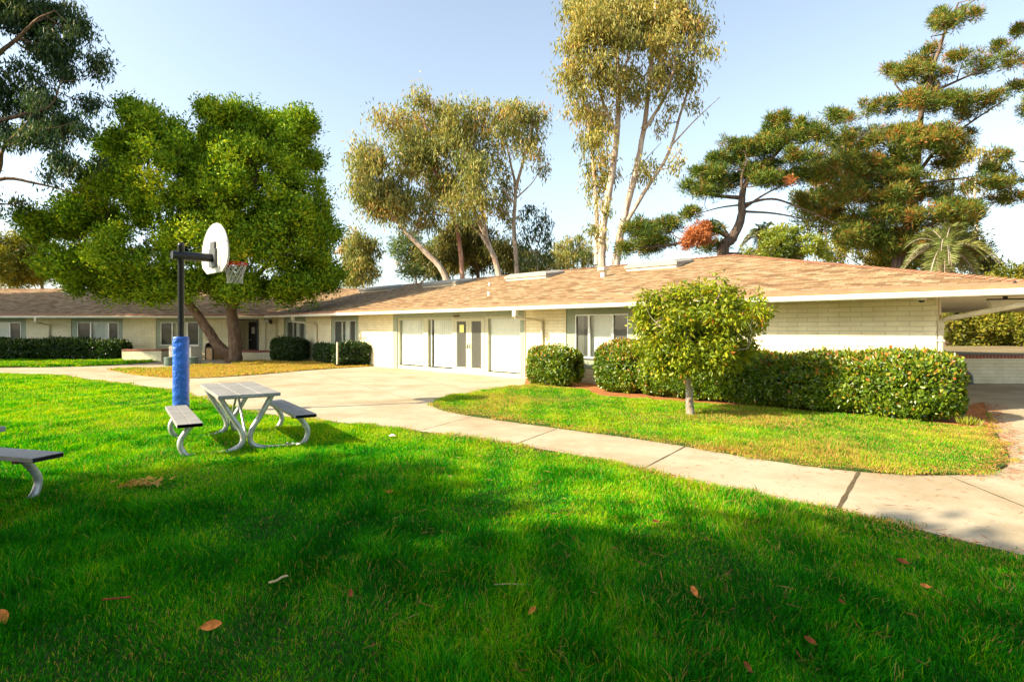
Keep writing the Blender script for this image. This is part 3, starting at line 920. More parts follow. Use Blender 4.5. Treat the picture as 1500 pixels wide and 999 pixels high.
# downspouts with gooseneck bends, cables, lamp
def downspout(pts, r=0.045, outlet=True):
    mb = MB()
    mb.tube(pts, r, 10)
    if outlet:
        x, y, z = pts[0]
        mb.box(x - 0.065, x + 0.065, y - 0.085, y + 0.05, z - 0.02, z + 0.17)
    return mb
xo = lx(757, OV)
part(downspout([(xo, -OV - 0.05, 2.03), (xo, -OV - 0.05, 1.98), (xo + 0.08, -OV + 0.1, 1.95), (lx(795) - .06, -0.10, 1.90), (lx(796), -0.055, 1.84), (lx(796), -0.05, 0.02)]), 'downspout', M['pipe_paint'])
xo = lx(431, OV)
part(downspout([(xo, -OV - 0.05, 2.03), (xo, -OV - 0.05, 1.98), (xo + 0.08, -OV + 0.1, 1.95), (lx(464) - .06, -0.10, 1.88), (lx(465), -0.055, 1.80), (lx(465), -0.05, 0.02)]), 'downspout', M['pipe_paint'])
part(downspout([(cx(53, 31.05), 31.05, 2.03), (cx(53, 31.05), 31.05, 1.98), (cx(55, 31.1), 31.2, 1.94), (cx(72) - .05, 31.9, 1.86), (cx(73), 31.945, 1.78), (cx(73), 31.95, 0.02)]), 'downspout', M['pipe_paint'], 'world')
part(downspout([(1.62, -0.82, 2.16), (1.55, -0.78, 2.12), (1.40, -0.70, 2.075), (0.18, -0.03, 1.83), (0.07, 0.03, 1.79), (0.06, 0.05, 1.70), (0.06, 0.05, 0.02)], 0.05, False), 'downspout', M['pipe_paint'])
mb = MB(); mb.box(-0.02, 0.13, -0.012, 0.11, 1.40, 1.425)
part(mb, 'pipe_strap', M['pipe_paint'])
mb = MB(); mb.box(0.005, 0.04, 0.13, 0.20, 1.9, SOFF); 
part(mb, 'corner_post', M['pipe_paint'])
mb = MB()
for p in (388.5, 404):
    part(MB().tube([(cx(p, 31.97), 31.975, 0.02), (cx(p, 31.97), 31.975, SOFF)], 0.022, 8), 'conduit', M['pipe_paint'], 'world')
mb = MB(); mb.tube([(lx(768) + 0.05, -0.025, 0.02), (lx(768) + 0.05, -0.025, SOFF)], 0.014, 8)
part(mb, 'conduit', M['pipe_paint'])
mb = MB(); mb.prism([(cx(390), 2.12), (cx(399), 2.12), (cx(399), 1.88), (cx(397), 1.98), (cx(390), 1.98)], 31.7, 31.97)
wl_ = part(mb, 'wall_lamp', M['bin_frame'], 'world')
mb = MB(); mb.box(cx(390) + 0.01, cx(396.5), 31.692, 31.699, 1.99, 2.10)
part(mb, 'lens', M['lens'], 'world', wl_)

# floodlight and camera dome under the wide eave at the right end
mb = MB(); mb.box(-0.26, 0.26, -0.05, 0.10, 0.05, 0.075); mb.box(-0.03, 0.03, -0.02, 0.04, 0.075, 0.12)
fl = mb.build('floodlight', M['bin_frame'], house, loc=(*LW(0.98, 0.34, 0)[:2], 2.12), rz=R(-22))
mb = MB(); mb.add([(-0.26, -0.05, 0.048), (0.26, -0.05, 0.048), (0.26, 0.1, 0.048), (-0.26, 0.1, 0.048), (-0.22, -0.10, -0.09), (0.22, -0.10, -0.09), (0.22, 0.06, -0.09), (-0.22, 0.06, -0.09)],
                   [(0, 1, 5, 4), (1, 2, 6, 5), (2, 3, 7, 6), (3, 0, 4, 7), (4, 5, 6, 7), (0, 3, 2, 1)])
mb.build('lens', M['lens'], fl)
mb = MB(); mb.lathe([(0.075, 2.237), (0.078, 2.20), (0.06, 2.185)], 20)
dome = mb.build('security_camera', M['white'], house, loc=LW(-0.2, -0.22, 0))
mb = MB(); mb.lathe([(0.055, 2.184), (0.048, 2.155), (0.02, 2.14)], 20)
mb.build('dome', M['dark'], dome)

# low skylights near the ridge, roof vents
def roof_z(y):
    return EAVE + (y + OV) / 7.2 * (RIDGE - EAVE)
def skylight(px0, px1, y=5.0, h=0.30, cross=False):
    mb = MB()
    if cross:
        x0_, x1_ = cx(px0, 37), cx(px1, 37)
        yy0, yy1, zb = 36.3, 37.5, EAVE + (36.3 - 31.1) / 7.2 * (RIDGE - EAVE)
        fr_ = 'world'
    else:
        x0_, x1_ = lx(px0, -y), lx(px1, -y)
        yy0, yy1, zb = y - 0.55, y + 0.55, roof_z(y - 0.55)
        fr_ = 'long'
    zt = zb + h
    mb.add([(x0_, yy0, zb - .3), (x1_, yy0, zb - .3), (x1_, yy1, zb - .3), (x0_, yy1, zb - .3), (x0_, yy0, zb + .14), (x1_, yy0, zb + .14), (x1_, yy1, zt), (x0_, yy1, zt)],
           [(0, 1, 5, 4), (1, 2, 6, 5), (2, 3, 7, 6), (3, 0, 4, 7)])
    sk = part(mb, 'skylight', M['cream'], fr_)
    mb = MB()
    e = 0.05
    ht = zt + 0.09
    mb.add([(x0_ - e, yy0 - e, zb + .10), (x1_ + e, yy0 - e, zb + .10), (x1_ + e, yy1 + e, zt - .02), (x0_ - e, yy1 + e, zt - .02),
            (x0_ - e, yy0 - e, zb + .19), (x1_ + e, yy0 - e, zb + .19), (x1_ + e, yy1 + e, zt + .06), (x0_ - e, yy1 + e, zt + .06),
            (x0_ + .12, yy0 + .12, zb + .30), (x1_ - .12, yy0 + .12, zb + .30), (x1_ - .12, yy1 - .12, ht + .03), (x0_ + .12, yy1 - .12, ht + .03)],
           [(3, 2, 1, 0), (0, 1, 5, 4), (1, 2, 6, 5), (2, 3, 7, 6), (3, 0, 4, 7), (4, 5, 9, 8), (5, 6, 10, 9), (6, 7, 11, 10), (7, 4, 8, 11), (8, 9, 10, 11)])
    part(mb, 'skylight_cover', M['cover'], fr_, sk)
    return sk
for p, r_ in [(930, 1002), (754, 812), (632, 680), (538, 580)]:
    skylight(p, r_)
skylight(104, 127, cross=True); skylight(134, 158, cross=True)
mb = MB()
x = lx(884, -3.6); z = roof_z(3.6)
mb.box(x - 0.08, x + 0.08, 3.52, 3.68, z - 0.05, z + 0.22); mb.box(x - 0.14, x + 0.14, 3.42, 3.74, z + 0.22, z + 0.33)
part(mb, 'roof_vent', M['cream'])
for p, y in ((717, 3.6), (716, 1.2)):
    x = lx(p, -y); z = roof_z(y)
    mb = MB(); mb.lathe([(0.05, z - 0.03), (0.05, z + 0.10), (0.03, z + 0.12)], 10, (x, y))
    part(mb, 'vent_pipe', M['white'])
mb = MB()
x = lx(1486, OV); mb.lathe([(0.02, 2.36), (0.028, 2.42), (0.02, 2.44)], 8, (x, -OV + 0.03))
part(mb, 'vent_pipe', M['bin_frame'])

# ------------------------------------------------------------------ low walls, courtyard furniture
def low_wall(name, label, corners, h, width=0.3, cap=True):
    """corners: plan polyline of the wall's centre line"""
    t = thing(name, label, 'wall', (corners[0][0], corners[0][1], 0.02))
    ox, oy = corners[0]
    mb, cp = MB(), MB()
    for (xa, ya), (xb, yb) in zip(corners[:-1], corners[1:]):
        d = Vector((xb - xa, yb - ya, 0)); L = d.length; d.normalize(); nn = Vector((-d.y, d.x, 0)) * width / 2
        A = Vector((xa - ox, ya - oy, 0)) * 1.0; B = Vector((xb - ox, yb - oy, 0)) + d * width / 2
        if (xa, ya) == corners[0]: A = A - d * width / 2
        else: A = A + d * (width * 0.56 + 0.003)
        for q_, z0, z1, k in ((mb, 0, h - 0.09, 1.0), (cp, h - 0.09, h, 1.12)):
            P = [A - nn * k, B - nn * k, B + nn * k, A + nn * k]
            q_.add([(p.x, p.y, z0) for p in P] + [(p.x, p.y, z1) for p in P], [(0, 3, 2, 1), (4, 5, 6, 7), (0, 1, 5, 4), (1, 2, 6, 5), (2, 3, 7, 6), (3, 0, 4, 7)])
    mb.build('masonry', M['brick'], t)
    cp.build('brick_cap', M['red_brick'], t, bevel=0.008)
    return t
low_wall('planter_wall', 'short white brick planter wall at the end of the far dark hedge', [(cx(182, 29.3), 29.5), (cx(231, 29.3), 29.5), (cx(231, 29.3), 31.7)], 0.58)
low_wall('planter_wall', 'low white brick wall behind the forked trunk of the big tree', [(-13.75, 31.0), (-13.75, 29.5), (-10.35, 29.5)], 0.52)
low_wall('retaining_wall', 'white block wall with red brick cap beyond the covered walk at right', [(8.6, 17.6), (34, 17.2)], 0.83)
# raised ground behind the retaining wall
mb = MB(); mb.add([(8.4, 17.75, 0.70), (40, 17.35, 0.70), (60, 24, 0.74), (8.0, 24, 0.72), (60, 80, 1.2), (4, 80, 1.2)], [(0, 1, 2, 3), (3, 2, 4, 5)])
o = mb.build('terrain', M['earth']); tag(o, kind='structure')

# grey concrete block with green round drums beside it, behind the hoop
t = thing('concrete_block', 'square pale concrete block standing behind the blue padded pole', 'concrete block', (cx(264.5, 26.2), 26.6, 0.02))
MB().box(-0.5, 0.5, -0.45, 0.45, 0.0, 0.83).build('block', M['conc_obj'], t, bevel=0.02)
MB().box(-0.46, 0.46, -0.47, -0.452, 0.06, 0.10).build('reveal', M['joint'], t)
for px, lab in ((249, 'round green drum stool left of the pale concrete block'), (281.5, 'round green drum stool right of the pale concrete block')):
    t = thing('drum_stool', lab, 'stool', (cx(px, 25.7), 25.7, 0.02), group='green drum stools')
    MB().lathe([(0.22, 0), (0.23, 0.05), (0.23, 0.30)], 24).build('drum', M['green_obj'], t)
    MB().lathe([(0.24, 0.302), (0.245, 0.33), (0.235, 0.37), (0.20, 0.375)], 24).build('seat', M['green_obj'], t)

t = thing('litter_bin', 'tan panelled litter bin with dark hood beside the big tree trunk', 'litter bin', (cx(314, 30.6), 30.6, 0.02), R(-28))
bw_, bh_ = 0.29, 0.60
fm = MB()
for sx in (-1, 1):
    for sy in (-1, 1):
        fm.box(sx * bw_ - 0.03, sx * bw_ + 0.03, sy * bw_ - 0.03, sy * bw_ + 0.03, 0, bh_ + 0.05)
fm.box(-bw_ + .031, bw_ - .031, -bw_ - .02, bw_ + .02, bh_, bh_ + 0.05); fm.box(-bw_ - .02, -bw_ + .03, -bw_ + .031, bw_ - .031, bh_, bh_ + 0.05); fm.box(bw_ - .03, bw_ + .02, -bw_ + .031, bw_ - .031, bh_, bh_ + 0.05)
fm.build('bin_frame', M['bin_frame'], t)
pn = MB(); pn.box(-bw_ + 0.032, bw_ - 0.032, -bw_ + 0.0, bw_ - 0.0, 0.05, bh_ - .002); pn.box(-bw_ + 0.0, bw_ - 0.0, -bw_ + 0.032, bw_ - 0.032, 0.052, bh_ - .004)
pn.build('panel', M['bin_panel'], t)
hd = MB()
arc = [(math.cos(k * pi / 10) * bw_, bh_ + 0.05 + (math.sin(k * pi / 10) ** 0.6) * 0.22) for k in range(11)]
MB().tube([(x_, -bw_, z_) for x_, z_ in arc], 0.02, 8).build('hoop_rail', M['bin_frame'], t); MB().tube([(x_, bw_, z_) for x_, z_ in arc], 0.02, 8).build('hoop_rail', M['bin_frame'], t)
n_ = len(arc)
hd = MB(); hd.add([(x_, -bw_ + .02, z_ + .002) for x_, z_ in arc] + [(x_, bw_ - .02, z_ + .002) for x_, z_ in arc], [(i, i + 1, n_ + i + 1, n_ + i) for i in range(n_ - 1) if i > 4])
hd.build('hood', M['bin_frame'], t)

t = thing('bollard', 'slim white post at the edge of the dry grass and patio', 'bollard', (*G(494, 538.5), 0.03))
MB().lathe([(0.036, 0), (0.036, 1.0), (0.03, 1.03), (0.012, 1.045)], 14).build('post', M['cream'], t)
MB().lathe([(0.038, 0.0), (0.038, 0.05), (0.0372, 0.12)], 14).build('rust_band', M['rust'], t)

# drain elbow by the hedge end
t = thing('pipe_elbow', 'grey bent pipe with red end by the low white wall', 'pipe', (*G(1421, 563.5), 0.02))
pts = [(0, 0, 0), (0, 0, 0.16)] + [(-0.16 + 0.16 * math.cos(a_), 0, 0.16 + 0.16 * math.sin(a_)) for a_ in [k * pi / 16 for k in range(1, 9)]] + [(-0.36, 0, 0.32)]
MB().tube(pts, 0.075, 14).build('pipe', M['grey_pipe'], t)
mb = MB(); mb.tube([(-0.34, 0, 0.32), (-0.50, 0, 0.32)], 0.10, 14); mb.tube([(-0.42, -0.15, 0.36), (-0.42, 0.15, 0.36)], 0.03, 8)
mb.build('valve', M['red_pipe'], t)
mb = MB(); mb.lathe([(0.11, 0.0), (0.11, 0.025), (0.08, 0.03)], 16)
mb.build('flange', M['grey_pipe'], t)

# ------------------------------------------------------------------ basketball hoop
bx, by = -6.37, 11.3
hoop = thing('basketball_hoop', 'black pole basketball hoop with blue pad and white fan backboard', 'basketball hoop', (bx, by, 0.03), R(46))
MB().lathe([(0.057, 0), (0.057, 3.19), (0.062, 3.20), (0.062, 3.23), (0.05, 3.25), (0.035, 3.27), (0.012, 3.28)], 20).build('pole', M['black'], hoop)
# padded sleeve: rounded box wrap with a seam and soft dents
pd = MB()
prof = []
nseg = 28
rows = 60
vs = []
for i in range(rows + 1):
    z = 0.10 + 1.36 * i / rows
    for k in range(nseg):
        g_ = 2 * pi * k / nseg
        rr = 0.135 / (abs(math.cos(g_)) ** 3.2 + abs(math.sin(g_)) ** 3.2) ** (1 / 3.2)
        rr *= 1 + 0.018 * math.sin(3 * g_ + z * 7) * math.sin(z * 9 + g_) + 0.02 * math.sin(z * 46 + 2.5 * math.sin(2 * g_ + z * 5)) + random.uniform(-0.012, 0.012)
        if i in (0, rows): rr *= 0.93
        vs.append((rr * math.cos(g_), rr * math.sin(g_), z))
fs = [(i * nseg + k, i * nseg + (k + 1) % nseg, (i + 1) * nseg + (k + 1) % nseg, (i + 1) * nseg + k) for i in range(rows) for k in range(nseg)]
fs += [tuple(reversed(range(nseg))), tuple(rows * nseg + k for k in range(nseg))]
pd.add(vs, fs, True)
pd.build('pad', M['vinyl'], hoop, rz=R(-30))
sm = MB(); sm.box(-0.012, 0.012, -0.145, -0.136, 0.12, 1.43)
sm.build('pad_seam', M['black'], hoop, rz=R(12))
arm = MB(); arm.tube([(-0.16, 0, 3.02), (0.60, 0, 3.02)], 0.082, 20)
arm.build('arm', M['black'], hoop)
mb = MB(); mb.box(0.555, 0.598, -0.16, 0.16, 2.84, 3.20); mb.box(0.56, 0.597, -0.11, 0.11, 3.202, 3.34)
mb.build('mounting_plate', M['grey_pipe'], hoop)
# fan shaped board in the local y-z plane, at x = .60
fan = []
for k in range(0, 25):
    a_ = pi * k / 24
    fan.append((0.69 * math.cos(a_), 3.06 + 0.64 * math.sin(a_)))
fan += [(-0.69, 2.98), (-0.64, 2.87), (-0.40, 2.74), (0.40, 2.74), (0.64, 2.87), (0.69, 2.98)]
fan = [(y_ , z_) for y_, z_ in fan]
nb_ = len(fan)
bd = MB()
bd.add([(0.60, y_, z_) for y_, z_ in fan] + [(0.635, y_, z_) for y_, z_ in fan],
       [tuple(range(nb_)), tuple(reversed(range(nb_, 2 * nb_)))] + [((i + 1) % nb_, i, nb_ + i, nb_ + (i + 1) % nb_) for i in range(nb_)])
board = bd.build('backboard', M['board'], hoop)
mb = MB()
for y_ in (-0.35, 0.0, 0.35):
    mb.box(0.594, 0.599, y_ - 0.006, y_ + 0.006, 2.75, 3.50)
mb.box(0.592, 0.5935, -0.66, 0.66, 3.30, 3.315)
mb.build('stiffener', M['galv'], board)
# bumper edge of the board
mb = MB(); mb.tube([(0.617, y_, z_) for y_, z_ in fan] + [(0.617, *fan[0])], 0.021, 6, cap=False)
mb.build('edge_trim', M['board'], board)
rc = 1.0
rim = MB()
ring = [(rc + 0.228 * math.cos(2 * pi * k / 36), 0.228 * math.sin(2 * pi * k / 36), 2.95) for k in range(37)]
rim.tube(ring, 0.011, 8, cap=False)
rim.box(0.637, 0.66, -0.08, 0.08, 2.86, 2.99)
rim.add([(0.66, -0.09, 2.962), (0.80, -0.12, 2.952), (0.80, 0.12, 2.952), (0.66, 0.09, 2.962), (0.66, -0.09, 2.90), (0.80, -0.10, 2.935), (0.80, 0.10, 2.935), (0.66, 0.09, 2.90)],
        [(0, 1, 2, 3), (7, 6, 5, 4), (0, 4, 5, 1), (1, 5, 6, 2), (2, 6, 7, 3)])
rim.tube([(rc + 0.228 * math.cos(2 * pi * k / 36), 0.228 * math.sin(2 * pi * k / 36), 2.918) for k in range(37)], 0.007, 6, cap=False)
rim.build('rim', M['rim'], hoop)
net = MB()
levels = [(2.94, 0.225), (2.86, 0.205), (2.78, 0.178), (2.70, 0.155), (2.62, 0.142), (2.54, 0.15)]
K_ = 12
for i in range(len(levels) - 1):
    (z0_, r0_), (z1_, r1_) = levels[i], levels[i + 1]
    for k in range(K_):
        a0_ = 2 * pi * (k + (i % 2) * 0.5) / K_
        for s_ in (-0.5, 0.5):
            a1_ = a0_ + s_ * 2 * pi / K_
            net.tube([(rc + r0_ * math.cos(a0_), r0_ * math.sin(a0_), z0_), (rc + r1_ * math.cos(a1_), r1_ * math.sin(a1_), z1_)], 0.0055, 5, cap=False)
net.build('net', M['net'], hoop)

# ------------------------------------------------------------------ picnic tables
def curve(pts, k=6):
    """Catmull-Rom through points"""
    P = [Vector(p) for p in pts]
    P = [P[0] * 2 - P[1]] + P + [P[-1] * 2 - P[-2]]
    out = []
    for i in range(1, len(P) - 2):
        for j in range(k):
            t_ = j / k
            a_, b_, c_, d_ = P[i - 1], P[i], P[i + 1], P[i + 2]
            out.append(0.5 * ((2 * b_) + (c_ - a_) * t_ + (2 * a_ - 5 * b_ + 4 * c_ - d_) * t_ ** 2 + (3 * b_ - a_ - 3 * c_ + d_) * t_ ** 3))
    out.append(P[-2])
    return out

def plank_board(hl, x0, x1, z0, z1, open_end=True):
    """long extruded plank along y with grooved top"""
    mb = MB()
    n = 3
    w_ = (x1 - x0) / n
    for i in range(n):
        mb.box(x0 + i * w_ + (0.003 if i else 0), x0 + (i + 1) * w_ - (0.003 if i < n - 1 else 0), -hl, hl, z0 + 0.012 * (0), z1)
    return mb

def picnic_table(loc, rz, label):
    t = thing('picnic_table', label, 'picnic table', loc, rz, 'metal picnic tables on the lawn')
    tp = MB()
    for i in range(3):
        xa = -0.375 + i * 0.252
        tp.box(xa, xa + 0.245, -0.96, 0.96, 0.715, 0.76)
    top = tp.build('tabletop', M['plank'], t, bevel=0.006)
    for e in (-0.70, 0.70):
        MB().box(-0.34, 0.34, e - 0.03, e + 0.03, 0.685, 0.714).build('bracket', M['galv'], t)
    for s_ in (-1, 1):
        sp = MB()
        for i in range(2):
            xa = s_ * 0.685 - 0.14 + i * 0.142
            sp.box(xa, xa + 0.138, -1.02, 1.02, 0.405, 0.45)
        st = sp.build('seat', M['plank'], t, bevel=0.005)
        for e in (-0.78, 0.78):
            MB().box(s_ * 0.685 - 0.13, s_ * 0.685 + 0.13, e - 0.03, e + 0.03, 0.38, 0.404).build('bracket', M['rust'], st)
        for e in (-1.022, 1.022):
            hollow_shade = s_ < 0 and e < 0  # black end paints in the shade inside the open plank
            MB().box(s_ * 0.685 - 0.136, s_ * 0.685 + 0.136, min(e, e * 0.999), max(e, e * 1.004), 0.410, 0.445).build('end_cap', M['black'] if hollow_shade else M['plank'], st)
    for e in (-0.70, 0.70):
        for s_ in (-1, 1):
            lg = MB()
            ye = e * 1.1
            pts = [(s_ * 0.64, ye, 0.40), (s_ * 0.70, ye, 0.33), (s_ * 0.765, ye, 0.22), (s_ * 0.765, ye, 0.12), (s_ * 0.70, ye, 0.02), (s_ * 0.6, e, -0.012),
                   (s_ * 0.30, e, -0.006), (s_ * 0.16, e, 0.02), (s_ * 0.07, e, 0.075), (s_ * 0.042, e, 0.16), (s_ * 0.075, e, 0.28), (s_ * 0.17, e, 0.44), (s_ * 0.315, e, 0.70)]
            lg.tube(curve(pts, 5), 0.036, 12)
            lg.build('leg', M['galv'], t)
    for s_ in (-1, 1):
        MB().tube([(0.0, s_ * 0.66, 0.17), (0.02 * s_, s_ * 0.12, 0.70)], 0.017, 10).build('brace', M['galv'], t)
    return t, top

tbl, top1 = picnic_table((-3.9, 8.34, 0.045), R(34), 'grey picnic table with one bench touching the blue pole pad in view')
mb = MB(); mb.box(-0.18, 0.14, -0.9645, -0.962, 0.728, 0.746)
for o_ in [mb.build('stencil_mark', M['paper'], top1)]:
    o_['label'] = 'worn pale stencil marks on the table edge'
# stencil is a row of worn short dashes: cut the strip into irregular pieces
me = o_.data
me.clear_geometry()
vs, fs = [], []
xx = -0.20
while xx < 0.16:
    ww = random.uniform(0.006, 0.02)
    zz = 0.730 + random.uniform(0, 0.006)
    k0 = len(vs)
    vs += [(xx, -0.9625, zz), (xx + ww, -0.9625, zz), (xx + ww, -0.9625, zz + random.uniform(0.006, 0.014)), (xx, -0.9625, zz + random.uniform(0.006, 0.014))]
    fs.append((k0, k0 + 1, k0 + 2, k0 + 3))
    xx += ww + random.uniform(0.004, 0.014)
me.from_pydata(vs, [], fs)
t2 = copy_tree(tbl)
for ch in list(t2.children):
    for gch in list(ch.children):
        if gch.name.startswith('stencil'):
            bpy.data.objects.remove(gch)
t2.location = (-5.40, 4.98, 0.045)
t2.rotation_euler = (0, 0, R(74))
t2['label'] = 'picnic table at the left edge, mostly cut off, its bench end and plank showing'

# ------------------------------------------------------------------ plants
def lobes_from(lst, Y, depth=1.0, seed=0, size=1.0):
    """crown masses measured off the photo at the plant's distance; spread in depth"""
    q_ = random.Random(seed)
    out = []
    for l in lst:
        px, py, rx, rz_ = l[:4]
        dy = l[4] if len(l) > 4 else q_.uniform(-1, 1) * depth
        Yd = Y + dy
        x, y, z = at(px, py, Y)
        s_ = Y / FPX
        out.append(((x, Yd, z), (rx * s_ * size, 0.5 * (rx + rz_) * s_ * 1.05 * size, rz_ * s_ * size)))
    return out

def fill_lobes(lobes, dens, clump_r, per, shell=2.4, flat=1.0, zmin=0.1, tight=0.42):
    """clump centres through every lobe, then leaf positions about them"""
    C_ = []
    for (c, r) in lobes:
        vol = 4.19 * r[0] * r[1] * r[2]
        k = max(3, int(vol * dens))
        u = unit(rng.normal(size=(k, 3))) * (rng.random((k, 1)) ** (1 / shell))
        C_.append(np.array(c) + u * np.array(r))
    C_ = np.vstack(C_)
    C_ = C_[C_[:, 2] > zmin]
    n = len(C_)
    cnt = np.maximum(3, (per * rng.uniform(0.5, 1.5, n)).astype(int))
    idx = np.repeat(np.arange(n), cnt)
    off = rng.normal(size=(len(idx), 3)) * tight
    off /= np.maximum(1, np.linalg.norm(off, axis=1, keepdims=True))
    sc_ = clump_r * rng.uniform(0.6, 1.35, n)
    pos = C_[idx] + off * sc_[idx][:, None] * np.array([1, 1, flat])
    return C_, idx, off, pos

def tree(name, label, cat, base, limbs, lobes, leafmat, bark, dens, clump_r, per, ll, lw_, mode='radial', shell=2.4, flat=1.0, tone=(0.45, 0.22, 0.2),
         group=None, twig=0.5, twig_r=0.012, sides=9, extra=None, bumps=0, tight=0.42):
    t = thing(name, label, cat, base, group=group)
    B = Vector(base)
    mb = MB()
    nodes = []
    for pts, r0, r1 in limbs:
        cp = curve(pts, 5)
        n = len(cp)
        wob = [Vector((random.uniform(-1, 1), random.uniform(-1, 1), 0)) * r0 * 0.07 for _ in cp]
        wob[0] = Vector((0, 0, 0))
        cp = [p + w_ for p, w_ in zip(cp, wob)]
        rad = [r0 + (r1 - r0) * (i / (n - 1)) ** 0.8 for i in range(n)]
        mb.tube([p - B for p in cp], rad, sides)
        nodes += [(p, rr) for p, rr in zip(cp, rad)]
    NP = np.array([list(p) for p, _ in nodes]); NR = np.array([rr for _, rr in nodes])
    fl_ = list(lobes)
    for c, r in lobes:
        for _ in range(bumps):
            u = rng.normal(size=3); u[2] = abs(u[2]) * 0.8 - 0.15; u /= np.linalg.norm(u)
            k = rng.uniform(0.28, 0.45)
            fl_.append((tuple(np.array(c) + u * np.array(r) * 0.92), (r[0] * k, r[1] * k, r[2] * k * 1.15)))
    C_, idx, off, pos = fill_lobes(fl_, dens, clump_r, per, shell, flat, tight=tight)
    # boughs to the lobe centres, twigs to clumps
    hubs = []
    for c, r in lobes:
        c = np.array(c) + np.array([0, 0, -0.15 * r[2]])
        sc_ = np.linalg.norm(NP - c, axis=1) + 1.2 * np.maximum(0, NP[:, 2] - c[2])
        j = int(np.argmin(sc_))
        a = Vector(NP[j]); b_ = Vector(c)
        d = (b_ - a).length
        if d < 0.05: continue
        mid = a.lerp(b_, 0.5) + Vector((random.uniform(-.12, .12) * d, random.uniform(-.12, .12) * d, -0.08 * d))
        r_s = min(NR[j] * 0.6, 0.02 + 0.022 * d)
        pts = curve([a, mid, b_], 4)
        mb.tube([p - B for p in pts], [r_s + (twig_r * 1.3 - r_s) * i / (len(pts) - 1) for i in range(len(pts))], 6)
        hubs += [p for p in pts[2:]]
    HP = np.vstack([NP, np.array([list(h) for h in hubs])]) if hubs else NP
    for c in C_:
        if random.random() > twig: continue
        dd = np.linalg.norm(HP - c, axis=1)
        j = int(np.argmin(dd))
        if dd[j] < 0.08 or dd[j] > 5: continue
        a = Vector(HP[j]); b_ = Vector(c)
        mid = a.lerp(b_, 0.55) + Vector((random.uniform(-.1, .1), random.uniform(-.1, .1), random.uniform(-.12, .04))) * dd[j]
        mb.tube([a - B, mid - B, b_ - B], [twig_r, twig_r * 0.75, twig_r * 0.4], 4, cap=False)
    mb.build('trunk', bark, t)
    n = len(pos)
    rnd = rng.normal(size=(n, 3))
    if mode == 'droop':
        dirs = np.column_stack([rnd[:, 0] * 0.45, rnd[:, 1] * 0.45, -1 + rnd[:, 2] * 0.35])
    elif mode == 'tuft':
        dirs = off * 1.6 + rnd * 0.3 + np.array([0, 0, 0.5])
    elif mode == 'spread':
        dirs = off * 1.1 + rnd * 0.4 + np.array([0, 0, -0.45])
    elif mode == 'up':
        uo = unit(off)
        dirs = rnd - uo * np.sum(rnd * uo, axis=1, keepdims=True) * 0.8 + uo * 0.45 + np.array([0, 0, 0.6])
    else:
        dirs = off * 1.0 + rnd * 0.5
    cl_t = rng.normal(size=len(C_))
    tn = tone[0] + tone[1] * cl_t[idx] + tone[2] * rng.normal(size=n)
    L = ll * rng.uniform(0.6, 1.3, n); W_ = lw_ * rng.uniform(0.7, 1.25, n)
    leaves_object('crown', pos - np.array(base), dirs, L, W_, tn, leafmat, t, face=(off if mode in ('up', 'spread') else None), loose=0.5)
    if extra: extra(t, B)
    return t

def limb(pts, Y, r0, r1, dy=None):
    """limb measured off the photo: pixel points at distance Y, optional depth drift"""
    n = len(pts)
    dy = dy or [0] * n
    out = []
    for (px, py), d in zip(pts, dy):
        x, y, z = at(px, py, Y); out.append((x, Y + d, z))
    return (out, r0, r1)

# --- the big spreading tree in front of the cross wing
Y0 = 28.3
base = (*G(340, 531.2), 0.03)
bt = (base[0], base[1], 0.0)
Y0 = base[1]
limbs = [limb([(340, 536), (338, 525), (320, 505), (300, 470), (283, 440), (272, 400), (255, 340), (240, 280), (235, 220)], Y0, 0.35, 0.05, [0, 0, -.1, -.3, -.5, -.7, -.9, -1, -1]),
         limb([(342, 536), (344, 520), (342, 490), (337, 460), (333, 430), (330, 380), (338, 320), (352, 250), (365, 180)], Y0, 0.40, 0.05, [0, 0, 0.1, .2, .3, .3, .3, .4, .4]),
         limb([(337, 455), (350, 430), (380, 395), (420, 350), (450, 290)], Y0, 0.22, 0.04, [.1, .2, .3, .5, .6]),
         limb([(283, 440), (240, 405), (190, 380), (130, 350)], Y0, 0.16, 0.03, [-.5, -.6, -.7, -.8]),
         limb([(336, 440), (400, 410), (450, 395), (490, 380)], Y0, 0.16, 0.03, [.2, .2, .5, .8])]
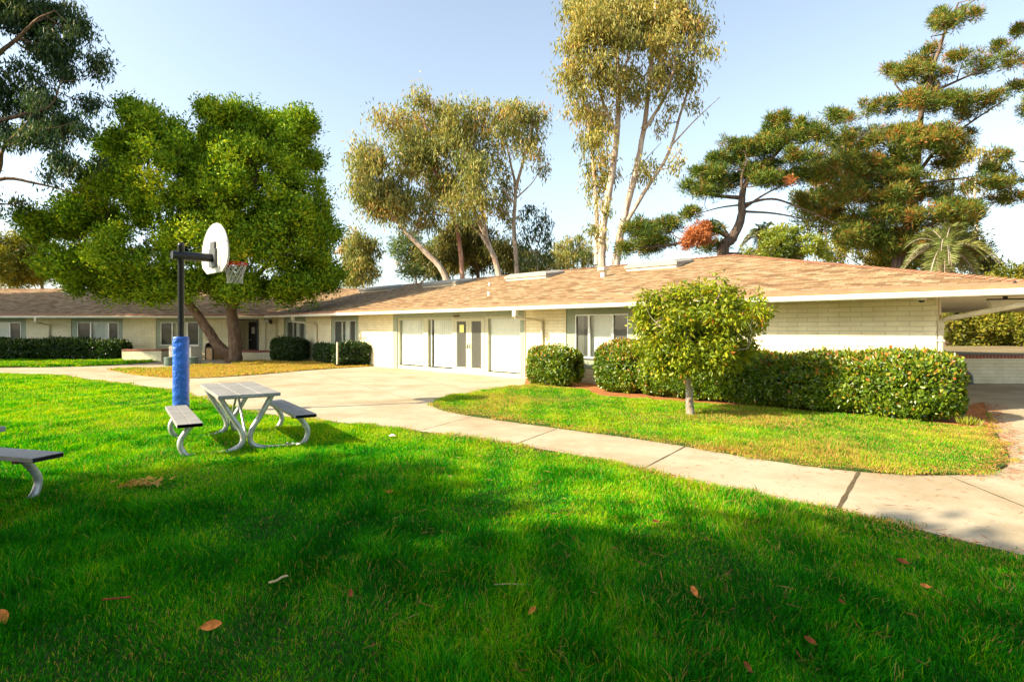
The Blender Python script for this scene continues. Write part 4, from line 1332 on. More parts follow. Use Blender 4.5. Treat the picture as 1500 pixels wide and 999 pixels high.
lob = lobes_from([(248, 222, 52, 50), (300, 245, 55, 50), (364, 202, 56, 46, 0.3), (424, 224, 40, 50, .8), (405, 186, 30, 22, 0.4), (390, 372, 48, 40, -1.6), (345, 300, 50, 50, -2.2), (440, 330, 40, 40, -1.2), (330, 215, 40, 36, -.6), (185, 235, 42, 42), (150, 275, 38, 36), (128, 330, 45, 50), (190, 320, 70, 60, -1.5),
                  (290, 290, 75, 70, -2.2), (395, 270, 70, 70, -1.6), (438, 300, 42, 58, 1.0), (240, 380, 70, 46, -2), (340, 365, 75, 46, -2.4), (430, 370, 60, 56, -1.2), (458, 350, 36, 50, .8), (464, 395, 30, 32, 0.5),
                  (150, 395, 42, 30), (210, 415, 40, 24, -.5), (310, 420, 38, 22, 1), (450, 415, 42, 24, 0.8), (100, 345, 32, 22), (72, 334, 14, 12), (280, 330, 60, 60, 2.6), (390, 330, 70, 70, 3), (300, 210, 60, 50, 2.4), (395, 210, 50, 50, 2.6),
                  (222, 190, 24, 18), (340, 180, 28, 18), (375, 168, 24, 14), (440, 185, 20, 16), (120, 405, 34, 26, 0.5), (265, 425, 26, 20, -1.0), (170, 420, 28, 18, 1), (400, 425, 40, 24, 0.6), (440, 432, 36, 24, -.4), (462, 420, 30, 24, .6), (370, 425, 30, 20, -1), (130, 425, 34, 18, .3), (215, 432, 36, 20, -.6), (300, 425, 34, 20, -1.5), (85, 380, 24, 22)], Y0, 2.2, 3, 0.80)
tree('spreading_tree', 'large round dense green tree with a forked trunk behind the basketball hoop', 'tree', bt, limbs, lob, M['leaf_yew'], M['bark_brown'],
     1.3, 0.72, 270, 0.18, 0.08, mode='up', shell=4.0, tone=(0.45, 0.10, 0.17), twig=0.5, sides=12, bumps=5, tight=0.33)

# --- tall gum at the top left, branches hanging in from the left edge
Yg = 24.0
b_ = at(-70, HZ, Yg); gb = (b_[0], Yg, 0)
limbs = [([(gb[0], Yg, -.1), (gb[0] + .15, Yg, 4), (gb[0] + .1, Yg + .2, 8), (gb[0] + .5, Yg, 12), (gb[0] + .6, Yg, 16.5)], 0.42, 0.08),
         limb([(-66, 300), (-20, 275), (10, 256), (30, 226), (62, 200)], Yg, 0.16, 0.03, [0, -.2, -.4, -.8, -1]),
         limb([(-66, 310), (-10, 262), (40, 265), (90, 277)], Yg, 0.12, 0.02, [0, 0.2, .5, .8]),
         limb([(-68, 220), (-20, 185), (30, 165), (69, 152), (86, 118)], Yg, 0.14, 0.02, [0, 0, .2, .2, .1]),
         limb([(-60, 150), (0, 92), (40, 62), (72, 40), (100, 30)], Yg, 0.13, 0.02, [0, -.3, -.4, -.6, -.7]),
         limb([(-55, 80), (-20, 20), (20, -30), (60, -60)], Yg, 0.13, 0.02, [0, 0, .3, .6])]
lob = lobes_from([(20, 15, 36, 26), (60, 5, 30, 20), (92, 28, 22, 22), (110, 72, 18, 22), (80, 90, 24, 16), (45, 60, 22, 18), (12, 75, 26, 24), (35, 105, 26, 14), (100, 125, 20, 18), (62, 138, 22, 14), (20, 145, 26, 20),
                  (85, 160, 18, 14), (105, 185, 24, 16), (135, 186, 16, 10), (60, 190, 26, 16), (18, 195, 26, 16), (40, 222, 24, 12), (95, 215, 22, 14), (112, 240, 24, 18), (70, 238, 20, 12), (128, 228, 12, 10), (98, 266, 18, 10),
                  (8, 290, 14, 12), (20, 310, 11, 10), (-30, 130, 34, 40), (-35, 40, 36, 50), (-30, 220, 30, 34), (-50, -40, 60, 40), (30, -45, 45, 30), (-110, 40, 40, 60), (-120, 150, 40, 50), (-100, 250, 40, 30), (120, 50, 10, 10), (30, 40, 30, 24), (70, 60, 26, 20), (30, 125, 26, 20), (80, 205, 24, 16), (50, 165, 26, 18)], Yg, 1.6, 5, 1.1)
tree('gum_tree', 'dark leaved tall gum reaching in at the upper left corner', 'tree', gb, limbs, lob, M['leaf_gum_dark'], M['bark_brown'],
     13.0, 0.46, 50, 0.24, 0.062, mode='droop', shell=2.2, twig=0.75, twig_r=0.012, tone=(0.45, 0.2, 0.2))

# --- gum group beyond the ridge
def gum(label, Yd, bpx, limbs_px, lobes_px, leaf, bark, seed, dens=1.25, per=34, r0=0.26, name='gum_tree', group='gum trees beyond the roof', depth=2.0, ll=0.42, lw_=0.10, shell=2.0, clump=0.68, cat='tree', mode='droop', twig=0.6, size=1.0):
    bb = at(bpx, HZ, Yd)
    bse = (bb[0], Yd, 0)
    lim = []
    for i, (pts, a, c) in enumerate(limbs_px):
        q_ = random.Random(seed * 10 + i)
        d = q_.uniform(-1, 1) * depth
        n = len(pts)
        P, r0_, r1_ = limb(pts, Yd, a, c, [d * k / n for k in range(n)])
        if i == 0:
            P = [(bb[0], Yd, -0.1)] + P
        lim.append((P, r0_, r1_))
    return tree(name, label, cat, bse, lim, lobes_from(lobes_px, Yd, depth, seed, size), leaf, bark, dens * (2.3 if size == 1.0 else 1.5), clump if size == 1.0 else 0.9, per * 1.25, ll, lw_, mode=mode, shell=shell, group=group, twig=twig, twig_r=0.02)

gum('pale trunked gum leaning left over the ridge', 45, 668, [([(655, 412), (622, 368), (596, 342), (575, 315), (552, 285), (540, 255)], .30, .05), ([(600, 345), (620, 320), (628, 300)], .08, .03), ([(575, 315), (560, 270), (565, 230)], .1, .03)],
    [(545, 250, 28, 34), (572, 295, 34, 28), (530, 280, 20, 26), (596, 305, 26, 20), (556, 222, 20, 14), (575, 260, 22, 26), (612, 325, 22, 16), (548, 300, 22, 20), (535, 235, 16, 16)], M['leaf_gum'], M['bark_pale'], 21, size=1.18)
gum('reddish trunked gum with a tall crown left of centre', 46, 684, [([(677, 402), (671, 345), (658, 300), (645, 260), (630, 215), (618, 170)], .24, .05), ([(645, 262), (615, 225), (590, 190), (580, 175)], .12, .03)],
    [(612, 185, 34, 28), (580, 186, 22, 18), (560, 180, 14, 12), (640, 255, 34, 30), (625, 155, 26, 14), (650, 215, 26, 24), (605, 215, 24, 20), (600, 240, 24, 18), (625, 285, 22, 16), (620, 230, 26, 24), (595, 155, 18, 12)], M['leaf_gum'], M['bark_red'], 22, size=1.18)
gum('twin stemmed gum with a bare fork above the ridge', 45, 742, [([(731, 404), (712, 350), (690, 295), (673, 240), (660, 180)], .30, .05), ([(714, 355), (705, 300), (697, 240), (692, 180)], .16, .04), ([(720, 370), (700, 340), (670, 320), (655, 300)], .12, .03)],
    [(682, 168, 30, 28), (660, 150, 24, 14), (694, 215, 26, 26), (702, 262, 24, 24), (672, 200, 22, 24), (655, 180, 18, 20), (664, 270, 22, 22), (680, 300, 24, 22), (705, 300, 20, 24), (640, 312, 18, 16), (690, 245, 20, 20)], M['leaf_gum'], M['bark_pale'], 23, size=1.18)
gum('slender upright gum at the right of the middle group', 47, 756, [([(757, 402), (753, 335), (755, 275), (748, 235), (738, 190)], .26, .05), ([(755, 278), (768, 230), (778, 185), (775, 160)], .14, .04), ([(755, 300), (735, 275), (722, 255)], .10, .03), ([(757, 290), (780, 265), (794, 240)], .07, .02)],
    [(752, 165, 30, 18), (775, 185, 22, 26), (737, 195, 18, 24), (790, 208, 12, 18), (722, 215, 18, 22), (784, 158, 18, 14), (765, 230, 16, 16), (795, 240, 8, 8), (720, 175, 18, 18), (742, 265, 18, 16), (730, 300, 18, 18), (750, 320, 14, 16), (725, 250, 14, 14), (762, 150, 22, 12)], M['leaf_gum'], M['bark_pale'], 24, dens=1.1, size=1.18)
gum('twiggy half bare sapling standing right of the middle gums', 48, 790, [([(788, 402), (786, 370), (795, 335), (800, 305)], .08, .02), ([(786, 380), (770, 345), (762, 310)], .06, .02), ([(786, 375), (806, 345), (812, 325)], .05, .02)],
    [(772, 320, 14, 18), (798, 315, 16, 20), (808, 345, 12, 18), (780, 350, 18, 20), (765, 350, 12, 14), (800, 375, 20, 16), (770, 385, 20, 12)], M['leaf_gum_dark'], M['bark_grey'], 25, dens=0.9, per=22, name='sapling', twig=0.9)
gum('broad dark scrubby tree behind the gum trunks', 54, 700, [([(700, 410), (698, 380), (690, 355)], .2, .06), ([(700, 395), (730, 370)], .1, .04), ([(700, 395), (665, 372)], .1, .04)],
    [(695, 362, 44, 34), (650, 378, 30, 26), (735, 375, 34, 26), (690, 330, 28, 18), (665, 345, 24, 20), (760, 385, 24, 18)], M['leaf_olive'], M['bark_dark'], 26, dens=1.4, per=34, name='scrub_tree', group='trees behind the gums')
gum('bright green loose tree left of the leaning gum', 58, 600, [([(610, 420), (600, 390), (590, 365), (585, 345)], .14, .03), ([(602, 395), (622, 372)], .08, .03), ([(612, 418), (640, 390), (642, 365)], .08, .03)],
    [(588, 365, 22, 22), (620, 378, 20, 22), (600, 345, 18, 14), (640, 372, 14, 18), (610, 400, 26, 10), (636, 400, 16, 10)], M['leaf_green'], M['bark_grey'], 27, dens=1.1, name='loose_tree', group='trees behind the gums', mode='radial')
gum('olive tree between the big round tree and the leaning gum', 56, 530, [([(532, 425), (530, 395), (528, 365)], .16, .05)],
    [(525, 360, 24, 24), (540, 385, 22, 26), (515, 395, 24, 24), (550, 365, 14, 16), (530, 410, 22, 10)], M['leaf_gum'], M['bark_grey'], 28, dens=1.5, name='olive_tree', group='trees behind the gums')
gum('hazy low tree left of the tall pale gum', 66, 842, [([(842, 405), (840, 385), (845, 360)], .14, .04)],
    [(842, 362, 26, 16), (830, 380, 26, 16), (862, 378, 18, 14), (850, 350, 12, 8), (818, 370, 12, 12)], M['leaf_gum'], M['bark_grey'], 29, dens=0.9, name='low_tree', group='trees behind the gums')

gum('hazy olive tree low behind the reddish gum trunk', 60, 640, [([(642, 415), (640, 385), (636, 360)], .14, .04), ([(641, 400), (662, 378)], .08, .03)],
    [(630, 372, 24, 16), (655, 362, 22, 16), (610, 388, 26, 12), (670, 385, 26, 14), (640, 395, 30, 10), (645, 345, 14, 10)], M['leaf_gum'], M['bark_grey'], 32, dens=1.2, name='low_tree', group='trees behind the gums')
gum('hazy olive tree low at the foot of the upright gum', 62, 775, [([(776, 415), (775, 385), (772, 365)], .14, .04)],
    [(770, 372, 24, 14), (795, 380, 22, 12), (750, 388, 20, 10), (815, 388, 22, 9), (780, 392, 30, 8)], M['leaf_olive'], M['bark_grey'], 33, dens=1.2, name='low_tree', group='trees behind the gums')
# --- the tall pale gum
Yt = 42.0
gum('very tall pale gum rising out of the top of the picture', Yt, 882,
    [([(881, 392), (884, 330), (896, 262), (904, 200), (906, 120), (902, 40), (896, -25)], .38, .10),
     ([(874, 388), (875, 320), (872, 260), (866, 190), (852, 120), (845, 80)], .20, .05),
     ([(902, 392), (911, 335), (930, 260), (944, 190), (955, 100), (962, 10), (965, -20)], .32, .08),
     ([(912, 335), (948, 275), (978, 228), (998, 165), (1014, 112), (1020, 70)], .18, .04),
     ([(985, 212), (1015, 180), (1048, 150)], .07, .02), ([(944, 190), (975, 140), (988, 90), (995, 40)], .14, .04), ([(904, 200), (880, 150), (868, 100), (860, 50)], .14, .04), ([(906, 120), (925, 70), (930, 20)], .12, .04), ([(930, 262), (945, 235), (972, 205)], .06, .02)],
    [(856, 62, 34, 34), (840, 92, 24, 24), (898, 30, 40, 34), (868, 20, 30, 26), (835, 125, 20, 24), (868, 120, 34, 32), (850, 165, 22, 24), (880, 170, 26, 30), (868, 210, 18, 26), (884, 240, 20, 28), (872, 270, 14, 20), (880, 300, 14, 18),
     (940, 40, 36, 34), (985, 25, 34, 34), (1015, 50, 22, 30), (995, 80, 28, 28), (1028, 85, 12, 16), (960, 85, 26, 24), (930, 95, 26, 24), (1005, 120, 22, 20), (950, 135, 18, 22), (918, 140, 18, 26), (975, 150, 14, 16), (962, 238, 20, 14), (985, 245, 14, 14),
     (945, 255, 14, 16), (975, 175, 10, 9), (1015, 150, 12, 10), (880, -20, 50, 24), (950, -20, 50, 24), (1005, -15, 30, 18), (868, 340, 9, 16), (885, 350, 9, 14), (960, 5, 40, 24), (900, 75, 26, 26), (1040, 30, 10, 14)],
    M['leaf_gum_gold'], M['bark_pale'], 31, dens=1.25, per=34, depth=2.4, size=1.14)

# --- leaning pine behind the right end of the roof
Yp = 34.0
def pine(label, Yd, bpx, limbs_px, lobes_px, leaf, seed, dead=None, dens=3.0, per=46, depth=1.4, group='pines beyond the roof'):
    bb = at(bpx, HZ, Yd)
    bse = (bb[0], Yd, 0)
    lim = []
    for i, (pts, a, c) in enumerate(limbs_px):
        q_ = random.Random(seed * 10 + i)
        d = q_.uniform(-1, 1) * depth if i else 0
        n = len(pts)
        P, r0_, r1_ = limb(pts, Yd, a, c, [d * k / n for k in range(n)])
        if i == 0: P = [(bb[0], Yd, -0.1)] + P
        lim.append((P, r0_, r1_))
    def extra(t, B):
        if not dead: return
        C_, idx, off, pos = fill_lobes(lobes_from(dead, Yd, 0.3, 5), 40, 0.24, 110, 2.6)
        leaves_object('dead_bough', pos - np.array(list(B)) + np.array([0, -1.5, 0]), off + rng.normal(size=off.shape) * 0.4, 0.2, 0.04, rng.random(len(pos)), M['needle_dead'], t)
        t.children[-1]['label'] = 'dead orange bough'
    return tree('pine_tree', label, 'tree', bse, lim, lobes_from(lobes_px, Yd, depth, seed, 0.92), leaf, M['bark_dark'], dens * 5.0, 0.36, per * 1.5, 0.27, 0.040, mode='tuft', shell=2.2,
                flat=0.9, bumps=4, tight=0.34, group=group, twig=0.55, twig_r=0.016, tone=(0.5, 0.2, 0.22), extra=extra)
pine('leaning dark pine with bare lower limbs and one dead orange bough', Yp, 1045,
     [([(1058, 374), (1072, 350), (1086, 318), (1087, 288), (1095, 265), (1125, 238), (1155, 205)], .40, .07),
      ([(1072, 350), (1045, 338), (1020, 345), (985, 360), (935, 365)], .17, .04), ([(1086, 300), (1050, 306), (1010, 318)], .06, .02), ([(1086, 290), (1050, 285), (1025, 275)], .14, .04),
      ([(1088, 300), (1130, 292), (1170, 305), (1225, 330)], .09, .03), ([(1088, 310), (1140, 312), (1200, 322)], .08, .03), ([(1087, 285), (1085, 260), (1090, 240), (1086, 226)], .09, .03), ([(1105, 260), (1150, 250), (1190, 235)], .10, .03),
      ([(1072, 352), (1050, 325), (1030, 328)], .08, .03), ([(1090, 305), (1120, 285), (1150, 270)], .09, .03), ([(1060, 372), (1090, 372), (1130, 362)], .1, .04)],
     [(1012, 276, 20, 9), (1035, 262, 24, 12), (1028, 290, 18, 9), (1070, 262, 30, 12), (1100, 255, 28, 11), (1082, 212, 20, 14), (1105, 220, 30, 15), (1132, 212, 28, 14), (1072, 232, 22, 12), (1048, 235, 14, 9), (1150, 190, 24, 14), (1145, 172, 14, 10), (1158, 166, 7, 8),
      (1178, 190, 24, 10), (1205, 182, 14, 8), (1175, 208, 26, 13), (1130, 240, 32, 12), (1165, 235, 26, 12), (1150, 260, 34, 11), (1185, 255, 22, 12), (1110, 270, 24, 9), (1030, 250, 10, 8),
      (928, 342, 20, 15), (958, 340, 22, 17), (985, 328, 22, 14), (912, 368, 12, 12), (948, 362, 24, 12), (975, 356, 22, 14), (1000, 322, 12, 8), (1045, 362, 20, 10), (1035, 342, 12, 8)],
     M['needle'], 41, dead=[(1010, 352, 20, 11), (1018, 342, 14, 8), (1002, 362, 12, 9), (1142, 272, 6, 3)], dens=4.2)
# --- big ragged pine
Yq = 36.0
pine('tall ragged pine with rusty needles at the right', Yq, 1312,
     [([(1315, 385), (1326, 345), (1336, 295), (1344, 235), (1350, 165), (1364, 110), (1384, 50), (1404, 5)], .40, .05),
      ([(1330, 330), (1310, 315), (1282, 300), (1278, 280)], .14, .03), ([(1340, 260), (1375, 215), (1420, 180), (1465, 150)], .13, .03), ([(1345, 230), (1300, 200), (1262, 200)], .12, .03), ([(1350, 165), (1318, 130), (1308, 110)], .09, .02),
      ([(1355, 140), (1400, 120), (1450, 95), (1478, 62)], .10, .02), ([(1325, 345), (1380, 320), (1430, 292)], .12, .03), ([(1328, 335), (1270, 335), (1230, 310)], .12, .03), ([(1384, 50), (1355, 60)], .05, .02), ([(1340, 270), (1400, 262), (1450, 255)], .08, .02)],
     [(1388, 22, 22, 14), (1408, 6, 18, 10), (1422, 2, 10, 6), (1395, 40, 14, 12), (1362, 85, 18, 12), (1352, 140, 30, 16), (1320, 145, 24, 12), (1330, 220, 44, 22), (1310, 265, 46, 22), (1360, 320, 40, 20), (1280, 300, 40, 20), (1405, 200, 22, 10), (1348, 58, 18, 8), (1368, 45, 18, 14), (1380, 70, 14, 10), (1342, 108, 30, 11), (1312, 116, 16, 11), (1372, 112, 26, 13), (1400, 132, 30, 12), (1435, 112, 28, 9), (1458, 86, 22, 11), (1474, 66, 8, 11), (1478, 55, 5, 7),
      (1405, 160, 40, 13), (1450, 152, 24, 9), (1482, 135, 18, 9), (1330, 165, 34, 18), (1365, 165, 30, 14), (1290, 190, 34, 18), (1345, 198, 36, 18), (1390, 195, 30, 14), (1252, 212, 28, 22), (1240, 178, 10, 16), (1222, 240, 24, 20), (1265, 165, 10, 14), (1300, 235, 40, 22),
      (1350, 240, 36, 20), (1400, 235, 22, 14), (1262, 270, 40, 22), (1320, 285, 40, 22), (1375, 280, 36, 16), (1415, 280, 30, 11), (1440, 258, 22, 8), (1455, 296, 28, 9), (1432, 240, 12, 7), (1225, 290, 26, 20), (1290, 325, 40, 18), (1250, 325, 32, 18), (1345, 325, 30, 16), (1400, 322, 34, 12),
      (1290, 360, 44, 18), (1240, 350, 26, 18), (1335, 362, 34, 16), (1425, 345, 22, 10), (1445, 365, 24, 9), (1410, 300, 26, 10), (1196, 262, 20, 16), (1190, 290, 20, 14), (1215, 215, 18, 12), (1240, 245, 34, 20), (1280, 245, 34, 20), (1210, 310, 30, 16), (1260, 345, 40, 18), (1310, 345, 40, 18), (1380, 350, 40, 14), (1420, 300, 34, 12), (1460, 275, 24, 9), (1475, 300, 16, 8), (1300, 210, 36, 18), (1375, 225, 30, 16), (1390, 100, 24, 10), (1340, 85, 18, 9)],
     M['needle_rust'], 42, dens=2.1, per=44, depth=2.0)
pine('pine bough hanging in at the extreme right edge', 33.0, 1590,
     [([(1588, 420), (1585, 300), (1580, 180), (1575, 60)], .34, .08), ([(1582, 200), (1545, 170), (1515, 152)], .1, .03), ([(1584, 280), (1530, 245), (1496, 235)], .08, .03)],
     [(1495, 140, 14, 9), (1520, 150, 30, 18), (1500, 232, 10, 7), (1530, 225, 26, 16), (1560, 150, 40, 40), (1570, 60, 40, 40), (1600, 230, 50, 40), (1600, 110, 40, 50), (1520, 275, 16, 12)], M['needle_rust'], 43, dens=1.4, per=40)

gum('pale feathery gum behind the ragged pine at the right', 52, 1430, [([(1430, 410), (1430, 340), (1425, 280), (1435, 235)], .2, .05), ([(1428, 300), (1460, 265), (1480, 250)], .08, .02), ([(1428, 310), (1400, 270)], .08, .02)],
    [(1420, 225, 30, 16), (1455, 235, 24, 12), (1480, 255, 18, 10), (1400, 250, 22, 14), (1440, 265, 26, 12), (1465, 285, 18, 12), (1410, 285, 20, 12)], M['leaf_gum_gold'], M['bark_pale'], 34, dens=.9, name='gum_tree')
gum('olive leafy tree filling in low behind the palm', 46, 1400, [([(1400, 420), (1400, 380), (1396, 340)], .2, .05)],
    [(1400, 345, 36, 20), (1430, 365, 34, 18), (1370, 370, 30, 18), (1455, 385, 30, 14), (1345, 385, 30, 14), (1480, 395, 24, 12)], M['leaf_olive'], M['bark_grey'], 35, dens=1.6, name='low_tree', group=None, mode='radial')
gum('olive leafy tree in the gap between the two pines', 44, 1215, [([(1215, 420), (1215, 340), (1210, 280)], .2, .05), ([(1214, 320), (1240, 270)], .08, .02)],
    [(1205, 260, 26, 24), (1230, 235, 24, 22), (1190, 290, 24, 20), (1225, 290, 30, 24), (1245, 320, 30, 22), (1200, 325, 26, 18), (1225, 355, 36, 16)], M['leaf_lemon'], M['bark_grey'], 36, dens=1.1, name='low_tree', group=None, mode='radial')
# --- palm behind the pine
def palm(label, px, py, Yd, R_=60, n=34, seed=3):
    x, y, z = at(px, py, Yd)
    t = thing('palm_tree', label, 'palm', (x, Yd, 0))
    mb = MB(); mb.tube([(0, 0, -0.1), (0.05, 0, z * 0.5), (0, 0, z)], [0.42, 0.36, 0.40], 14)
    mb.build('trunk', M['bark_brown'], t)
    q_ = np.random.default_rng(seed)
    P, D, L, W_, T = [], [], [], [], []
    r = R_ * Yd / FPX
    rib = MB()
    for k in range(n):
        az = q_.uniform(0, 2 * pi); el = q_.uniform(-0.25, 1.25)
        d = np.array([math.cos(az) * math.cos(el), math.sin(az) * math.cos(el), math.sin(el)])
        ln = r * q_.uniform(0.8, 1.15)
        pts = []
        for s_ in np.linspace(0, 1, 26):
            p = d * ln * s_ + np.array([0, 0, -0.55 * ln * s_ ** 2.2 * math.cos(el) - 0.25 * ln * s_ ** 3])
            pts.append(p + np.array([0, 0, z]))
        pts = np.array(pts)
        rib.tube([Vector(p) for p in pts[::3]], [0.035 * (1 - 0.8 * i / 9) + .004 for i in range(len(pts[::3]))], 5, cap=False)
        tan = unit(np.gradient(pts, axis=0))
        sd_ = unit(np.cross(tan, np.array([0, 0, 1.0]) + 0.01 * q_.normal(size=3)))
        tn = q_.uniform(0.2, 0.9)
        for i in range(2, 26):
            for sgn in (-1, 1):
                for j in range(2):
                    s_ = i / 25
                    P.append(pts[i] + tan[i] * j * 0.03); D.append(sd_[i] * sgn * 0.9 + tan[i] * 0.7 + np.array([0, 0, 0.15]) + q_.normal(size=3) * 0.08)
                    L.append(ln * 0.24 * (math.sin(pi * (0.15 + 0.8 * s_)) + .15)); W_.append(0.045); T.append(tn + q_.normal() * 0.12)
    rib.build('frond_rib', M['frond'].copy() if False else M['bark_grey'], t)
    leaves_object('fronds', np.array(P), np.array(D), np.array(L), np.array(W_), np.array(T), M['frond'], t)
palm('feathery palm with arching pale fronds behind the hip of the roof', 1385, 362, 30.0, 62, 40)
palm('small palm half hidden under the leaning pine', 1118, 345, 44.0, 34, 22, 8)

# --- shrubs and low trees over the roofline
gum('bright yellow green shrub poking above the roof right of the leaning pine', 31, 1150, [([(1150, 400), (1150, 375), (1145, 355)], .08, .03), ([(1150, 385), (1185, 368)], .05, .02), ([(1150, 385), (1115, 368)], .05, .02)],
    [(1128, 362, 26, 18), (1152, 350, 26, 18), (1178, 362, 24, 15), (1105, 370, 14, 10), (1200, 372, 16, 10), (1140, 340, 14, 10), (1150, 375, 40, 16)], M['leaf_bright'], M['bark_brown'], 51, dens=7, per=46, name='leafy_shrub', group=None, depth=.8, ll=0.17, lw_=0.075, clump=0.3, mode='up', cat='shrub', shell=3)
gum('olive scrub filling the gap under the big pine', 40, 1270, [([(1270, 410), (1268, 380), (1260, 355)], .1, .03), ([(1270, 395), (1320, 375)], .06, .02), ([(1270, 395), (1225, 370)], .06, .02)],
    [(1230, 372, 26, 18), (1270, 368, 30, 20), (1315, 378, 30, 16), (1360, 388, 30, 10), (1245, 345, 18, 16), (1290, 385, 40, 14)], M['leaf_lemon'], M['bark_grey'], 52, dens=2.4, per=40, name='scrub_tree', group=None, depth=1, ll=0.26, lw_=0.08, clump=0.45)
gum('dense olive hedge tree at the right edge seen above the roof and under the eave', 33, 1500, [([(1505, 500), (1502, 460), (1498, 420)], .2, .05), ([(1503, 480), (1540, 440)], .1, .03), ([(1503, 480), (1465, 455)], .1, .03)],
    [(1500, 408, 34, 20), (1470, 408, 24, 12), (1480, 450, 40, 30), (1520, 455, 40, 50), (1490, 490, 40, 26), (1545, 420, 40, 40), (1550, 480, 40, 40), (1455, 430, 20, 16)], M['leaf_lemon'], M['bark_dark'], 53, dens=2.6, per=46, name='hedge_tree', group=None, depth=1, ll=0.24, lw_=0.10, clump=0.45, mode='radial', shell=3)
gum('leafy tree beyond the low wall framed between the corner pipe and the eave', 30, 1415, [([(1418, 520), (1416, 490), (1410, 465)], .16, .05), ([(1417, 500), (1450, 475)], .08, .03), ([(1417, 505), (1390, 480)], .08, .03)],
    [(1405, 470, 28, 20), (1440, 480, 26, 22), (1395, 500, 26, 18), (1425, 505, 26, 16), (1460, 505, 24, 14), (1420, 450, 30, 18), (1380, 475, 20, 24), (1455, 455, 24, 20), (1400, 512, 30, 12), (1450, 514, 30, 12), (1490, 512, 30, 12), (1435, 465, 40, 24), (1480, 480, 26, 26)], M['leaf_lemon'], M['bark_dark'], 54, dens=4, per=44, name='leafy_tree', group=None, depth=1, ll=0.2, lw_=0.09, clump=0.38, mode='radial', shell=3)
# --- trees behind the cross wing on the left
gum('yellow green spreading tree behind the left wing roof', 58, 60, [([(62, 430), (60, 395), (55, 365)], .2, .05), ([(61, 410), (95, 385)], .1, .03), ([(61, 405), (30, 385)], .1, .03)],
    [(58, 365, 30, 16), (38, 385, 30, 16), (78, 390, 30, 14), (60, 405, 40, 12), (40, 345, 14, 8), (92, 375, 16, 12), (100, 400, 24, 12), (28, 408, 24, 10)], M['leaf_lemon'], M['bark_grey'], 61, dens=1.1, name='low_tree', group='trees behind the left wing', mode='radial')
gum('dark olive tree at the far left above the roof', 54, -10, [([(-8, 430), (-8, 390), (-4, 360)], .2, .05), ([(-8, 400), (15, 375)], .1, .03)],
    [(0, 360, 24, 20), (12, 380, 22, 22), (-12, 390, 30, 30), (8, 402, 24, 14), (-30, 360, 30, 30), (18, 350, 10, 10)], M['leaf_lemon'], M['bark_grey'], 62, dens=1.5, name='low_tree', group='trees behind the left wing', mode='radial')
gum('grey green tree showing through under the big round tree', 60, 150, [([(150, 430), (150, 400), (145, 380)], .16, .05)],
    [(145, 385, 30, 18), (185, 400, 30, 16), (120, 402, 24, 12), (215, 395, 24, 16)], M['leaf_gum'], M['bark_grey'], 63, dens=0.9, name='low_tree', group='trees behind the left wing')

# --- young tree on the island lawn
bx_, by_ = G(1011, 611)
Ys = by_
bse = (bx_, by_, 0.04)
limbs = [limb([(1011, 614), (1010, 580), (1008, 545), (1005, 510), (1004, 475), (1006, 445)], Ys, 0.085, 0.03), limb([(1008, 540), (985, 510), (962, 480)], Ys, 0.035, 0.012, [0, -.2, -.4]), limb([(1006, 520), (1040, 490), (1075, 460)], Ys, 0.035, 0.012, [0, .2, .3]),
         limb([(1005, 500), (1025, 465), (1040, 435)], Ys, 0.03, 0.01, [0, -.3, -.5]), limb([(1006, 515), (1040, 515), (1085, 510)], Ys, 0.03, 0.01, [0, -.2, -.3]), limb([(1005, 490), (985, 455), (970, 435)], Ys, 0.03, 0.01, [0, .2, .4])]
lob = lobes_from([(960, 447, 26, 22), (995, 436, 28, 18), (1035, 430, 26, 16), (1075, 440, 28, 20), (1095, 460, 22, 20), (950, 475, 20, 22), (985, 468, 28, 22, -.4), (1040, 465, 34, 24, -.45), (1085, 485, 26, 22), (960, 508, 24, 20), (990, 520, 24, 24, -.5), (1035, 510, 30, 26, -.55),
                  (1078, 515, 26, 20), (968, 538, 20, 16, -.3), (1000, 538, 18, 12, -.45), (1045, 535, 28, 16, -.2), (1075, 530, 18, 14), (1000, 490, 50, 40, .55), (1050, 480, 50, 40, .6), (1103, 440, 10, 12), (1050, 416, 12, 9), (1012, 420, 18, 10), (945, 460, 16, 26), (948, 500, 16, 20), (962, 535, 18, 18), (940, 440, 12, 10), (1106, 470, 10, 18), (1092, 505, 18, 18), (1075, 420, 14, 8)], Ys, 0.35, 9)
tree('young_tree', 'small round topped young tree on the island lawn in front of the hedge', 'tree', bse, limbs, lob, M['leaf_pittosporum'], M['bark_grey'],
     300, 0.14, 22, 0.095, 0.042, mode='spread', shell=2.3, twig=0.35, twig_r=0.004, tone=(0.44, 0.13, 0.2), sides=12)

